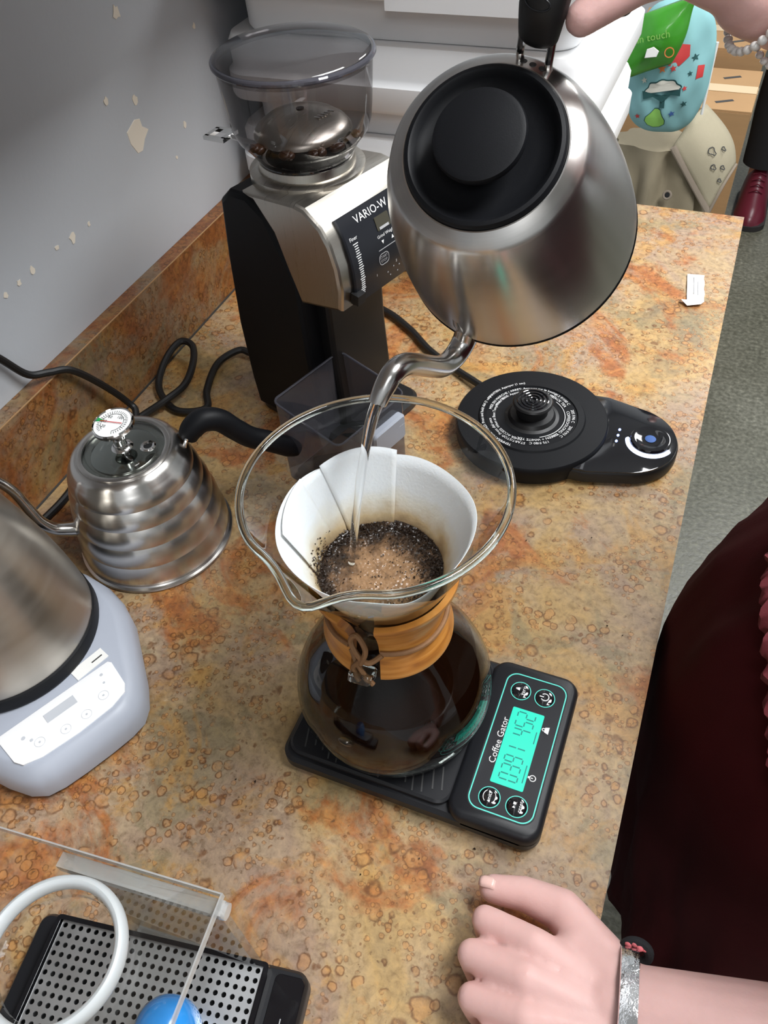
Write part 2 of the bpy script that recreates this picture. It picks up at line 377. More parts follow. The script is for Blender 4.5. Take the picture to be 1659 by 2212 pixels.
class MB:
    """collects shapes, build() links them as one mesh object"""
    def __init__(self): self.v = []; self.f = []
    def add(self, vs, fs):
        o = len(self.v); self.v += [tuple(p) for p in vs]; self.f += [tuple(i + o for i in q) for q in fs]; return self
    def box(self, c, s, rz=0.0):
        hx, hy, hz = s[0] / 2, s[1] / 2, s[2] / 2
        vs = []
        for z in (-hz, hz):
            for x, y in ((-hx, -hy), (hx, -hy), (hx, hy), (-hx, hy)):
                a, b = rot2(x, y, rz); vs.append((c[0] + a, c[1] + b, c[2] + z))
        return self.add(vs, [(0, 3, 2, 1), (4, 5, 6, 7), (0, 1, 5, 4), (1, 2, 6, 5), (2, 3, 7, 6), (3, 0, 4, 7)])
    def stack(self, poly, levels, cap0=True, cap1=True):
        """poly: 2D outline (ccw); levels: (inset, z): outline pulled in by inset"""
        n = len(poly); rings = [inset_poly(poly, i) if i else poly for i, z in levels]
        vs = []; fs = []
        for ring, (i, z) in zip(rings, levels): vs += [(x, y, z) for x, y in ring]
        for k in range(len(levels) - 1):
            for j in range(n):
                a = k * n + j; b = k * n + (j + 1) % n
                fs.append((a, b, b + n, a + n))
        if cap0: fs.append(tuple(reversed(range(n))))
        if cap1: fs.append(tuple((len(levels) - 1) * n + j for j in range(n)))
        return self.add(vs, fs)
    def lathe(self, prof, n=48, c=(0, 0), close=False, warp=None):
        vs = []; fs = []; idx = []
        for r, z in prof:
            if r < 1e-6:
                idx.append([len(vs)]); vs.append((c[0], c[1], z))
            else:
                idx.append(list(range(len(vs), len(vs) + n)))
                for k in range(n):
                    t = 2 * PI * k / n
                    p = (r * math.cos(t), r * math.sin(t), z)
                    if warp: p = warp(*p)
                    vs.append((c[0] + p[0], c[1] + p[1], p[2]))
        pairs = list(zip(idx, idx[1:]))
        if close: pairs.append((idx[-1], idx[0]))
        for A, B in pairs:
            if len(A) == 1 and len(B) == 1: continue
            for k in range(n):
                k2 = (k + 1) % n
                if len(A) == 1: fs.append((A[0], B[k2], B[k]))
                elif len(B) == 1: fs.append((A[k], A[k2], B[0]))
                else: fs.append((A[k], A[k2], B[k2], B[k]))
        return self.add(vs, fs)
    def tube(self, pts, rad, n=12, cap=True, flat=1.0, up=None, closed=False):
        """swept tube, rad number or list; flat squashes the second axis; up fixes the first axis"""
        P = [Vector(p) for p in pts]; m = len(P)
        rr = rad if isinstance(rad, (list, tuple)) else [rad] * m
        vs = []; fs = []; prev = None
        for i, p in enumerate(P):
            if closed: t = P[(i + 1) % m] - P[i - 1]
            else: t = (P[min(i + 1, m - 1)] - P[max(i - 1, 0)])
            t = t.normalized()
            if up is not None: u = Vector(up) - t * Vector(up).dot(t)
            elif prev is None:
                u = t.orthogonal()
            else: u = prev - t * prev.dot(t)
            u.normalize(); prev = u; w = t.cross(u)
            for k in range(n):
                a = 2 * PI * k / n
                vs.append(p + u * (rr[i] * math.cos(a)) + w * (rr[i] * flat * math.sin(a)))
        for i in range(m if closed else m - 1):
            for k in range(n):
                a = i * n + k; b = i * n + (k + 1) % n; a2 = ((i + 1) % m) * n + k; b2 = ((i + 1) % m) * n + (k + 1) % n
                fs.append((a, b, b2, a2))
        if cap and not closed:
            fs.append(tuple(reversed(range(n)))); fs.append(tuple((m - 1) * n + k for k in range(n)))
        return self.add(vs, fs)
    def capsule(self, p0, p1, r0, r1, n=16, k=5, flat=1.0, up=None):
        p0, p1 = Vector(p0), Vector(p1); d = (p1 - p0)
        t = d.normalized() if d.length > 1e-7 else Vector((0, 0, 1))
        pts = []; rr = []
        for i in range(k + 1):
            a = PI / 2 * (1 - i / k); pts.append(p0 - t * (r0 * math.sin(a))); rr.append(max(1e-4, r0 * math.cos(a)))
        for i in range(k + 1):
            a = PI / 2 * i / k; pts.append(p1 + t * (r1 * math.sin(a))); rr.append(max(1e-4, r1 * math.cos(a)))
        vs = []; fs = []
        u = (Vector(up) - t * Vector(up).dot(t)).normalized() if up is not None else t.orthogonal().normalized(); w = t.cross(u)
        m = len(pts)
        for p, r in zip(pts, rr):
            for q in range(n):
                a = 2 * PI * q / n; vs.append(p + u * (r * math.cos(a)) + w * (r * flat * math.sin(a)))
        for i in range(m - 1):
            for q in range(n): fs.append((i * n + q, i * n + (q + 1) % n, (i + 1) * n + (q + 1) % n, (i + 1) * n + q))
        fs.append(tuple(reversed(range(n)))); fs.append(tuple((m - 1) * n + q for q in range(n)))
        return self.add(vs, fs)
    def ellipsoid(self, c, s, n=20, m=12, M=None):
        vs = []; fs = []
        prof = [(math.sin(PI * i / m), -math.cos(PI * i / m)) for i in range(m + 1)]
        sub = MB().lathe([(max(r, 0) if 0 < i < m else 0, z) for i, (r, z) in enumerate(prof)], n)
        for x, y, z in sub.v:
            p = Vector((x * s[0], y * s[1], z * s[2]))
            if M is not None: p = M @ p
            vs.append(p + Vector(c))
        return self.add(vs, sub.f)
    def loft(self, rings, cap=True, closed=True):
        n = len(rings[0]); vs = [p for r in rings for p in r]; fs = []
        for i in range(len(rings) - 1):
            for k in range(n if closed else n - 1):
                fs.append((i * n + k, i * n + (k + 1) % n, (i + 1) * n + (k + 1) % n, (i + 1) * n + k))
        if cap and closed:
            fs.append(tuple(reversed(range(n)))); fs.append(tuple((len(rings) - 1) * n + k for k in range(n)))
        return self.add(vs, fs)
    def xf(self, M):
        self.v = [tuple(M @ Vector(p)) for p in self.v]; return self
    def mesh(self, name, smooth=35, recalc=True):
        me = bpy.data.meshes.new(name)
        me.from_pydata(self.v, [], self.f)
        if recalc:
            bm = bmesh.new(); bm.from_mesh(me); bmesh.ops.recalc_face_normals(bm, faces=bm.faces); bm.to_mesh(me); bm.free()
        if smooth:
            me.polygons.foreach_set('use_smooth', [True] * len(me.polygons))
            me.set_sharp_from_angle(angle=math.radians(smooth))
        me.update(); return me
    def build(self, name, mat, parent=None, smooth=35, recalc=True):
        return link(name, self.mesh(name, smooth, recalc), mat, parent)

def link(name, me, mat, parent=None):
    o = bpy.data.objects.new(name, me); COL.objects.link(o)
    if mat: me.materials.clear(); me.materials.append(MATS[mat])
    if parent: o.parent = parent
    return o

def inset_poly(poly, d):
    n = len(poly); out = []
    for i in range(n):
        p0, p1, p2 = Vector(poly[i - 1]), Vector(poly[i]), Vector(poly[(i + 1) % n])
        a = (p1 - p0).normalized(); b = (p2 - p1).normalized()
        na = Vector((-a.y, a.x)); nb = Vector((-b.y, b.x)); m = na + nb
        if m.length < 1e-6: m = na
        m.normalize(); c = max(.35, m.dot(na))
        out.append(tuple(p1 + m * (d / c)))
    return out

def rrect(cx, cy, sx, sy, r, k=6, rz=0.0):
    pts = []
    for qx, qy, a0 in ((1, -1, -90), (1, 1, 0), (-1, 1, 90), (-1, -1, 180)):
        for i in range(k + 1):
            a = math.radians(a0 + 90 * i / k)
            x = qx * (sx / 2 - r) + r * math.cos(a); y = qy * (sy / 2 - r) + r * math.sin(a)
            if rz: x, y = rot2(x, y, rz)
            pts.append((cx + x, cy + y))
    return pts

def circle(cx, cy, r, n=32): return [(cx + r * math.cos(2 * PI * k / n), cy + r * math.sin(2 * PI * k / n)) for k in range(n)]

def smooth_path(pts, sub=8, closed=False):
    """Catmull-Rom through the points"""
    P = [Vector(p) for p in pts]; n = len(P); out = []
    seg = n if closed else n - 1
    for i in range(seg):
        if closed: a, b, c, d = P[(i - 1) % n], P[i], P[(i + 1) % n], P[(i + 2) % n]
        else: a, b, c, d = P[max(i - 1, 0)], P[i], P[i + 1], P[min(i + 2, n - 1)]
        for k in range(sub):
            t = k / sub
            out.append(.5 * ((2 * b) + (c - a) * t + (2 * a - 5 * b + 4 * c - d) * t * t + (3 * b - a - 3 * c + d) * t ** 3))
    if not closed: out.append(P[-1])
    return out

def lerp_list(vals, n):
    out = []
    for i in range(n):
        t = i / (n - 1) * (len(vals) - 1); k = min(int(t), len(vals) - 2); out.append(vals[k] + (vals[k + 1] - vals[k]) * (t - k))
    return out

def thing(name, label, cat, loc=(0, 0, 0), rz=0.0, group=None, M=None):
    o = bpy.data.objects.new(name, None); COL.objects.link(o); o.empty_display_size = .02
    if M is not None: o.matrix_world = M
    else:
        o.location = (loc[0], loc[1], loc[2] + HC); o.rotation_euler = (0, 0, rz)
    return tag(o, label, cat, group)

def tag(o, label, cat, group=None, kind=None):
    o['label'] = label; o['category'] = cat
    if group: o['group'] = group
    if kind: o['kind'] = kind
    return o

def at(o, loc, rz=0.0):
    o.location = (loc[0], loc[1], loc[2] + HC); o.rotation_euler = (0, 0, rz); return o

def struct(o, kind='structure'):
    o['kind'] = kind; return o

def text_mesh(s, size, bend=None, align='CENTER', space=1.0):
    """flat lettering in the local xy plane; bend = radius curls it round the origin (letters stand inward-out)"""
    cu = bpy.data.curves.new('lettering', 'FONT'); cu.body = s; cu.size = size; cu.align_x = align; cu.align_y = 'CENTER'
    cu.space_character = space; cu.resolution_u = 2
    o = bpy.data.objects.new('lettering', cu); COL.objects.link(o)
    dg = bpy.context.evaluated_depsgraph_get(); dg.update()
    me = bpy.data.meshes.new_from_object(o.evaluated_get(dg))
    bpy.data.objects.remove(o); bpy.data.curves.remove(cu)
    if bend:
        for v in me.vertices:
            x, y, z = v.co; a = x / bend
            v.co = ((abs(bend) + y) * math.sin(a) * (1 if bend > 0 else -1) if bend > 0 else (abs(bend) - y) * math.sin(-a) * -1,
                    (bend + y) * math.cos(a) if bend > 0 else -(abs(bend) - y) * math.cos(a), 0)
    return me

def text(name, s, size, M, mat, parent, bend=None, align='CENTER', space=1.0):
    me = text_mesh(s, size, bend, align, space); me.transform(M); me.name = name
    return link(name, me, mat, parent)

def frame(o, x, z):
    """matrix with the given origin, x axis and normal"""
    x = Vector(x).normalized(); z = Vector(z); z = (z - x * z.dot(x)).normalized(); y = z.cross(x)
    return Matrix(((x.x, y.x, z.x, o[0]), (x.y, y.y, z.y, o[1]), (x.z, y.z, z.z, o[2]), (0, 0, 0, 1)))

def remeshed(mb, voxel, iters=6, factor=.5, name='body'):
    me = mb.mesh(name, 0)
    o = bpy.data.objects.new('tmp', me); COL.objects.link(o)
    r = o.modifiers.new('r', 'REMESH'); r.mode = 'VOXEL'; r.voxel_size = voxel; r.adaptivity = 0
    s = o.modifiers.new('s', 'SMOOTH'); s.factor = factor; s.iterations = iters
    dg = bpy.context.evaluated_depsgraph_get(); dg.update()
    out = bpy.data.meshes.new_from_object(o.evaluated_get(dg)); out.name = name
    bpy.data.objects.remove(o); bpy.data.meshes.remove(me)
    out.polygons.foreach_set('use_smooth', [True] * len(out.polygons))
    return out
# ------------------------------------------------------------------ the room
XW, XR, YF, YB = -0.598, 3.4, -2.2, 4.7
struct(MB().box(((XW + XR) / 2, (YF + YB) / 2, -.05), (XR - XW + .2, YB - YF + .2, .1)).build('floor', 'floor_vinyl', smooth=0))
struct(MB().box(((XW + XR) / 2, (YF + YB) / 2, CEIL + .05), (XR - XW + .2, YB - YF + .2, .1)).build('ceiling', 'ceiling_white', smooth=0))
wl = struct(MB().box((XW - .05, (YF + YB) / 2, CEIL / 2), (.1, YB - YF, CEIL)).build('wall_left', 'wall_paint', smooth=0))
struct(MB().box((XR + .05, (YF + YB) / 2, CEIL / 2), (.1, YB - YF, CEIL)).build('wall_right', 'wall_white', smooth=0))
struct(MB().box(((XW + XR) / 2, YB + .05, CEIL / 2), (XR - XW + .2, .1, CEIL)).build('wall_back', 'wall_white', smooth=0))
struct(MB().box(((XW + XR) / 2, YF - .05, CEIL / 2), (XR - XW + .2, .1, CEIL)).build('wall_front', 'wall_white', smooth=0))
# spots where the grey paint has flaked off the wall
rc = random.Random(3)
for y, z, s in ((.711, .238, .0165), (.733, .351, .006), (.680, .287, .0035), (.724, .272, .0045), (.571, .195, .0045), (.547, .197, .003),
                (.507, .195, .0035), (.486, .194, .003), (.599, .195, .0025), (.466, .193, .003), (.86, .30, .003), (.80, .215, .003), (.77, .19, .002)):
    n = 9; big = s > .01
    shape = [(.2, 1.0), (.75, .85), (.8, .35), (1.35, -.05), (.7, -.45), (.2, -1.0), (-.35, -.95), (-.8, -.15), (-.85, .6)] if big else \
            [(math.cos(2 * PI * k / n) * rc.uniform(.5, 1.2), math.sin(2 * PI * k / n) * rc.uniform(.6, 1.5)) for k in range(n)]
    b = MB().stack([(-a * s, c * s) for a, c in shape], [(0, 0), (.02 * s, .0006)])
    b.xf(Matrix(((0, 0, 1, XW), (-1, 0, 0, y), (0, 1, 0, z + HC), (0, 0, 0, 1))))
    b.build('paint_chip', 'chip_tan', wl, smooth=0)
for side, c, s in (('right', (XR - .008, (YF + YB) / 2, .05), (.016, YB - YF, .1)), ('back', ((.1 + XR) / 2, YB - .008, .05), (XR - .1, .016, .1))):
    struct(MB().box(c, s).build('baseboard_' + side, 'wall_white', smooth=0))
for i, (x, y, sx, sy, w) in enumerate(TROFFERS):
    place = ('over the counter', 'towards the back wall', 'towards the front wall')[i]
    t = thing('ceiling_light', 'white rectangular fluorescent troffer in the ceiling ' + place, 'ceiling light', (x, y, CEIL - .03 - HC), group='ceiling troffers')
    f = MB()
    for dx, dy, ax, ay in ((0, sy / 2, sx + .06, .03), (0, -sy / 2, sx + .06, .03), (sx / 2, 0, .03, sy - .03), (-sx / 2, 0, .03, sy - .03)):
        f.box((dx, dy, .015), (ax, ay, .03))
    f.build('frame', 'ceiling_white', t, smooth=0)
    MB().box((0, 0, .02), (sx - .03, sy - .03, .016)).build('diffuser', 'panel_white', t, smooth=0)

# counter, backsplash, cabinets
CX0, CX1, CY0, CY1 = -0.578, 0.043, -0.75, 1.167
ct = MB().box(((CX0 - .018 + CX1) / 2, (CY0 + CY1) / 2, -.019), (CX1 - CX0 + .018, CY1 - CY0, .038)).build('countertop', 'rust_laminate', smooth=0)
tag(at(ct, (0, 0, 0)), 'rust-mottled laminate countertop that everything on it stands on', 'countertop')
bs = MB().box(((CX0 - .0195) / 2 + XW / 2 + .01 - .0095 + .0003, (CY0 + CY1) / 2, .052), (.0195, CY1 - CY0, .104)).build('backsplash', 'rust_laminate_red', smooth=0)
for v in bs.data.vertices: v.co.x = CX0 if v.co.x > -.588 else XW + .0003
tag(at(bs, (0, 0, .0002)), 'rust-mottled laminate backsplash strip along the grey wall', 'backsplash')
MB().box((CX0 + .0006, (CY0 + CY1) / 2, .0012), (.0012, CY1 - CY0, .0020)).build('caulk_line', 'print_dark', bs, smooth=0)
MB().box((CX0 - .0002, (CY0 + CY1) / 2, .1040), (.0010, CY1 - CY0, .0010)).build('edge_seam', 'cardboard', bs, smooth=0)
bsx = thing('base_cabinet', 'pale grey base cabinet under the rust-mottled countertop', 'cabinet', (0, 0, -HC))
MB().box((-.285, (CY0 + CY1) / 2, .49), (.58, CY1 - CY0 - .04, .76)).box((-.315, (CY0 + CY1) / 2, .055), (.52, CY1 - CY0 - .06, .11)).build('body', 'cabinet_wood', bsx, smooth=0)
for k in range(4):
    y = CY0 + .25 + k * .475
    d = MB().stack(rrect(0, 0, .44, .70, .004, 2), [(0, 0), (0, .015), (.003, .018)]).xf(Matrix(((0, 0, 1, .005), (1, 0, 0, y), (0, 1, 0, .49), (0, 0, 0, 1)))).build('door', 'cabinet_wood', bsx, smooth=0)
    MB().tube([(.024, y + .17, .70), (.045, y + .17, .71), (.045, y + .17, .80), (.024, y + .17, .81)], .005, 8).build('handle', 'steel', d)
uc = thing('unseen_wall_cabinet', 'unseen pale grey cabinet above the counter, sized to shade the wall', 'cabinet', (-.3735, .25, .71))  # out of view; height and depth set so its shade falls on the wall
MB().box((0, 0, .36), (.448, 2.0, .72)).build('body', 'cabinet_wood', uc, smooth=0)
for k in range(4):
    d = MB().stack(rrect(0, 0, .47, .69, .004, 2), [(0, 0), (0, .015), (.003, .018)]).xf(Matrix(((0, 0, 1, .2240), (1, 0, 0, -.75 + k * .5), (0, 1, 0, .36), (0, 0, 0, 1)))).build('door', 'cabinet_wood', uc, smooth=0)
    MB().tube([(.241, -.57 + k * .5, .05), (.264, -.57 + k * .5, .06), (.264, -.57 + k * .5, .15), (.241, -.57 + k * .5, .16)], .005, 8).build('handle', 'steel', d)

# ------------------------------------------------------------------ digital scale
SX, SY = -.109, .277
sc = thing('coffee_scale', 'black digital coffee scale with teal lit display under the glass coffee maker', 'scale', (SX, SY, 0))
MB().stack(rrect(0, 0, .202, .136, .013, 8), [(.003, .002), (0, .006), (0, .0145), (.003, .0175)]).build('base', 'scale_black', sc)
for x, y in ((-.085, -.052), (-.085, .052), (.085, -.052), (.085, .052)):
    MB().lathe([(0, 0), (.007, 0), (.007, .003), (0, .003)], 16, (x, y)).build('rubber_foot', 'black_rubber', sc)
pf = MB().stack(rrect(-.0315, 0, .131, .126, .012, 8), [(0, .0175), (0, .0210), (.002, .0225)], cap0=False).build('platform', 'scale_black', sc)
rb = MB()
for k in range(17):
    x = -.085 + k * .0068
    rb.box((x, -.048 + .004 * math.sin(k * 1.3), .0226), (.0011, .018, .0006), .25)
rb.build('rib_pattern', 'print_dark', pf, smooth=0)
cp = MB().stack(rrect(.0665, 0, .069, .136, .013, 8), [(0, .012), (0, .0205), (.0015, .0235), (.004, .0250)], cap0=False).build('control_housing', 'scale_black', sc)
zt = .0252
glass = MB().stack(rrect(.0692, 0, .050, .1175, .010, 8), [(0, zt - .0005), (0, zt)], cap0=False).build('control_window', 'panel_black', sc)
def outline(b, poly, w, z, h=.00025):
    inner = inset_poly(poly, w); n = len(poly)
    vs = [(x, y, z) for x, y in poly] + [(x, y, z) for x, y in inner] + [(x, y, z + h) for x, y in poly] + [(x, y, z + h) for x, y in inner]
    fs = []
    for i in range(n):
        j = (i + 1) % n
        fs += [(2 * n + i, 2 * n + j, 3 * n + j, 3 * n + i), (i, 2 * n + i, 2 * n + j, j)[::-1], (n + i, n + j, 3 * n + j, 3 * n + i)[::-1]]
    b.add(vs, fs); return b
outline(MB(), rrect(.0692, 0, .048, .1155, .009, 8), .0009, zt).build('teal_border', 'teal_line', sc, smooth=0)
lcd = MB().stack(rrect(.0690, -.0035, .0245, .0635, .001, 3), [(0, zt), (0, zt + .0004)], cap0=False).build('display', 'lcd_teal', sc, smooth=0)
SEG = {'0': 'abcdef', '1': 'bc', '2': 'abged', '3': 'abgcd', '4': 'fgbc', '5': 'afgcd', '9': 'abcdfg'}
def seven(ch, ox, oy, w, h, z, b):
    # digits read along +y with their tops towards -x
    t = .0009
    for s in SEG[ch]:
        if s in 'agd':
            u, v, su, sv = w / 2, {'a': h, 'g': h / 2, 'd': 0}[s], w - t * 1.4, t
        else:
            u = 0 if s in 'ef' else w
            v, su, sv = (h * .75 if s in 'bf' else h * .25), t, h / 2 - t * 1.4
        b.box((ox - v, oy + u, z), (sv, su, .0002))
for grp, y0 in (('0391', .2465), ('452', .2835)):
    for k, chx in enumerate(grp):
        b = MB(); seven(chx, .0752, y0 - SY + k * .0072, .0046, .0135, zt + .0005, b)
        b.build('digit', 'lcd_segment', lcd, smooth=0)
MB().box((.0790, -.022, zt + .0005), (.0008, .014, .0002)).box((.0790, .008, zt + .0005), (.0008, .010, .0002)).build('small_mark', 'lcd_segment', lcd, smooth=0)
UPX = lambda x, y, z=zt + .0003: frame((x, y, z), (0, 1, 0), (0, 0, 1))
text('lettering', 'Coffee Gator', .0072, UPX(-.0550 - SX, .275 - SY), 'print_white', sc)
def button(x, y, parts):
    x -= SX; y -= SY
    bt = MB().lathe([(.0073, zt), (.0073, zt + .0006), (.006, zt + .0013), (.003, zt + .0017), (0, zt + .0018)], 28, (x, y)).build('button', 'black_gloss', sc)
    outline(MB(), circle(x, y, .0080, 28), .0006, zt + .0002).build('teal_ring', 'teal_line', bt, smooth=0)
    for kind, dx, dy, s in parts:
        z = zt + .0019; X, Y = x + dx, y + dy
        if kind.startswith('t:'): text('lettering', kind[2:], s, UPX(X, Y, z), 'print_white', bt)
        elif kind == 'power':
            MB().tube([(X + s * math.cos(a), Y + s * math.sin(a), z) for a in [math.radians(180 + 40 + 280 * k / 20) for k in range(21)]], .00045, 6).box((X - s * .8, Y, z), (s * 1.1, .0008, .0003)).build('power_icon', 'print_white', bt, smooth=0)
        elif kind == 'weight':
            MB().stack([(X + s, Y - s), (X + s, Y + s), (X - s * .5, Y + s * .6), (X - s * .5, Y - s * .6)], [(0, z), (0, z + .0002)]).tube([(X - s * .8 + s * .4 * math.cos(2 * PI * k / 12), Y + s * .4 * math.sin(2 * PI * k / 12), z) for k in range(12)], .0003, 6, closed=True).build('weight_icon', 'print_white', bt, smooth=0)
        elif kind == 'play':
            MB().stack([(X - s, Y - s * 1.9), (X + s, Y - s * 1.9), (X, Y - s * .2)], [(0, z), (0, z + .0002)]).box((X, Y + s * 1.3, z), (s * 1.7, s * 1.7, .0003)).build('play_stop_icon', 'print_white', bt, smooth=0)
        elif kind == 'arrow':
            sg = 1 if dx > 0 else -1
            MB().tube([(x + sg * s * math.cos(a), y + s * 1.1 * math.sin(a), z) for a in [math.radians(-55 + 110 * k / 12) for k in range(13)]], .0003, 6).stack([(X + sg * -.0013, Y + .0044 * sg), (X + sg * .0008, Y + .0034 * sg), (X - sg * .0012, Y + .0024 * sg)], [(0, z), (0, z + .0002)]).build('arrow_icon', 'print_white', bt, smooth=0)
button(-.0505, .320, [('weight', -.0022, .0005, .0014), ('t:zero', .0022, 0, .0045)])
button(-.0315, .320, [('power', 0, 0, .0030)])
button(-.0490, .230, [('arrow', -.0001, 0, .0045), ('arrow', .0001, 0, .0045), ('t:units', 0, 0, .0040)])
button(-.0290, .230, [('play', -.0018, 0, .0011), ('t:reset', .0025, 0, .0040)])
X, Y, z = -.0238 - SX, .294 - SY, zt + .0003
MB().stack([(X + .002, Y - .003), (X + .002, Y + .003), (X - .0012, Y + .002), (X - .0012, Y - .002)], [(0, z), (0, z + .0002)]).tube([(X - .0020 + .0011 * math.cos(2 * PI * k / 12), Y + .0011 * math.sin(2 * PI * k / 12), z) for k in range(12)], .0004, 6, closed=True).build('weight_icon', 'print_white', sc, smooth=0)
Y = .254 - SY
MB().tube([(X + .0022 * math.cos(2 * PI * k / 20), Y + .0022 * math.sin(2 * PI * k / 20), z) for k in range(20)], .0004, 6, closed=True).box((X - .0005, Y, z), (.0016, .0006, .0003)).box((X - .003, Y, z), (.001, .0016, .0003)).build('clock_icon', 'print_white', sc, smooth=0)

# ------------------------------------------------------------------ glass pour-over coffee maker
GX, GY, GZ = -.141, .2825, .0232
cm = thing('glass_coffee_maker', 'hourglass pour-over coffee maker of clear glass with wooden collar, on the black scale', 'coffee maker', (GX, GY, GZ))
SP = math.radians(-94)
def lipwarp(x, y, z):
    if z < .150: return (x, y, z)
    r = math.hypot(x, y); a = math.atan2(y, x) - SP
    a = (a + PI) % (2 * PI) - PI
    w = math.exp(-(a / .17) ** 2); s = min(1, (z - .150) / .09)
    r2 = r + w * (.0095 * s ** 1.5) - .0016 * s * math.exp(-((abs(a) - .40) / .14) ** 2)
    return (x * r2 / r, y * r2 / r, z - .0045 * w * s ** 4)
GP = [(0, .0008), (.042, .0008), (.057, .0020), (.0655, .0062), (.0712, .014), (.0738, .024), (.0740, .034), (.0722, .046), (.0670, .060), (.0585, .076),
      (.0480, .091), (.0405, .104), (.0355, .117), (.0335, .128), (.0338, .138), (.0370, .150), (.0425, .162), (.0515, .183), (.0615, .206), (.0715, .229), (.0768, .2412)]
MB().lathe(GP, 96, warp=lipwarp).build('glass_body', 'clear_glass', cm, smooth=60)
rim = []
for k in range(120):
    t = 2 * PI * k / 120; rim.append(lipwarp(.0772 * math.cos(t), .0772 * math.sin(t), .2420))
MB().tube(rim, .0025, 12, closed=True, up=(0, 0, 1)).build('rim', 'rim_glass', cm)
MB().tube([(.0672 * math.cos(2 * PI * k / 72), .0672 * math.sin(2 * PI * k / 72), .0090) for k in range(72)], .0020, 10, closed=True).build('base_ring', 'rim_glass', cm)
bd = Vector((math.cos(math.radians(-97)), math.sin(math.radians(-97)), 0))
MB().ellipsoid(bd * .0690 + Vector((0, 0, .0500)), (.0062, .0030, .0055), 18, 10, Matrix.Rotation(math.radians(-7), 3, 'Z') @ Matrix.Rotation(.5, 3, 'X')).build('measuring_button', 'rim_glass', cm)
def gr(z):
    for (r0, z0), (r1, z1) in zip(GP[1:], GP[2:]):
        if z0 <= z <= z1: return r0 + (r1 - r0) * (z - z0) / (z1 - z0)
    return GP[-1][0]
def collar_half(a0, a1):
    zs = [.105, .108, .114, .122, .129, .137, .146, .155, .163, .166]; n = 40; rings = []
    for k in range(n + 1):
        a = math.radians(a0 + (a1 - a0) * k / n); ring = []
        for i, z in enumerate(zs):
            o = .0062 - (.0014 if i in (0, len(zs) - 1) else 0); r = gr(z) + o
            ring.append((r * math.cos(a), r * math.sin(a), z))
        for i, z in reversed(list(enumerate(zs))):
            r = gr(z) + .0006; ring.append((r * math.cos(a), r * math.sin(a), z))
        rings.append(ring)
    return MB().loft(rings)
collar_half(-75, 82).build('wooden_collar', 'collar_wood', cm)
collar_half(92, 257).build('wooden_collar', 'collar_wood', cm)
tie = []
for k in range(73):
    a = math.radians(-74 + 330 * k / 72); r = gr(.131) + .0080
    tie.append((r * math.cos(a), r * math.sin(a), .1300 + .0018 * math.sin(3 * a)))
MB().tube(tie, .0017, 8, flat=.8).build('leather_tie', 'leather', cm)
def pol(a, r, z): a = math.radians(a); return (r * math.cos(a), r * math.sin(a), z)
knot = MB()
knot.tube(smooth_path([pol(-72, .0425, .131), pol(-83, .0470, .127), pol(-91, .0475, .135), pol(-98, .0440, .143), pol(-92, .0430, .150), pol(-84, .0465, .141), pol(-88, .0490, .128)], 6), .0019, 8)
knot.tube(smooth_path([pol(-100, .0430, .131), pol(-92, .0475, .124), pol(-85, .0500, .115), pol(-79, .0520, .110)], 6), .0018, 8)
knot.tube(smooth_path([pol(-88, .0480, .130), pol(-95, .0490, .120), pol(-89, .0515, .112)], 6), .0018, 8)
knot.build('leather_knot', 'leather', cm)
Mb = Matrix.Translation(pol(-89, .0475, .1120)) @ Matrix.Rotation(math.radians(1), 4, 'Z') @ Matrix.Rotation(math.radians(-30), 4, 'X')
MB().stack(rrect(0, 0, .0155, .0165, .0025, 4), [(.001, -.0035), (0, -.0025), (0, .0025), (.001, .0035)]).xf(Mb).build('clear_bead', 'rim_glass', cm)

# brewed coffee inside, filter, slurry
cf = [(0, .0018), (.040, .0018), (.0545, .0032), (.0625, .0080), (.0688, .0156), (.0718, .025), (.0722, .034), (.0706, .0455), (.0652, .0600), (.0615, .0660), (0, .0660)]
co = MB().lathe(cf, 72).build('brewed_coffee', 'coffee')
tag(at(co, (GX, GY, GZ)), 'dark brewed coffee filling the bottom of the glass coffee maker', 'coffee')

FX, FY = GX - .002, GY
fl = thing('paper_filter', 'white cone paper filter seated in the glass coffee maker', 'coffee filter', (FX, FY, GZ))
def fr(z): return .0400 + (z - .164) * .405 if z > .13 else max(.004, .0262 - (.13 - z) * .55)
def sector(a0, a1, off, ztop, n=60, slant0=0.0, slant1=0.0, zb=.092):
    rings = []
    for k in range(n + 1):
        u = k / n; ring = []
        for i in range(15):
            s = i / 14
            a = math.radians((a0 + slant0 * (1 - s)) * (1 - u) + (a1 + slant1 * (1 - s)) * u)
            zt_ = ztop(math.degrees(a) if callable(ztop) else 0)
            z = zb + (zt_ - zb) * s
            r = fr(z) + off * min(1, s * 1.5)
            ring.append((r * math.cos(a), r * math.sin(a), z))
        rings.append(ring)
    return MB().loft(rings, cap=False, closed=False)
def filtop(a):
    a = a % 360
    z = .2115 + .002 * math.sin(math.radians(a * 2 + 40)) + .001 * math.sin(math.radians(a * 5))
    if 285 < a < 345: z -= .016 * math.sin(math.radians((a - 285) * 3)) ** 2
    return z
b = sector(0, 360, 0, filtop, 120)
o = b.build('cone', 'filter_paper', fl, smooth=60); so = o.modifiers.new('thick', 'SOLIDIFY'); so.thickness = .0004; so.offset = 1
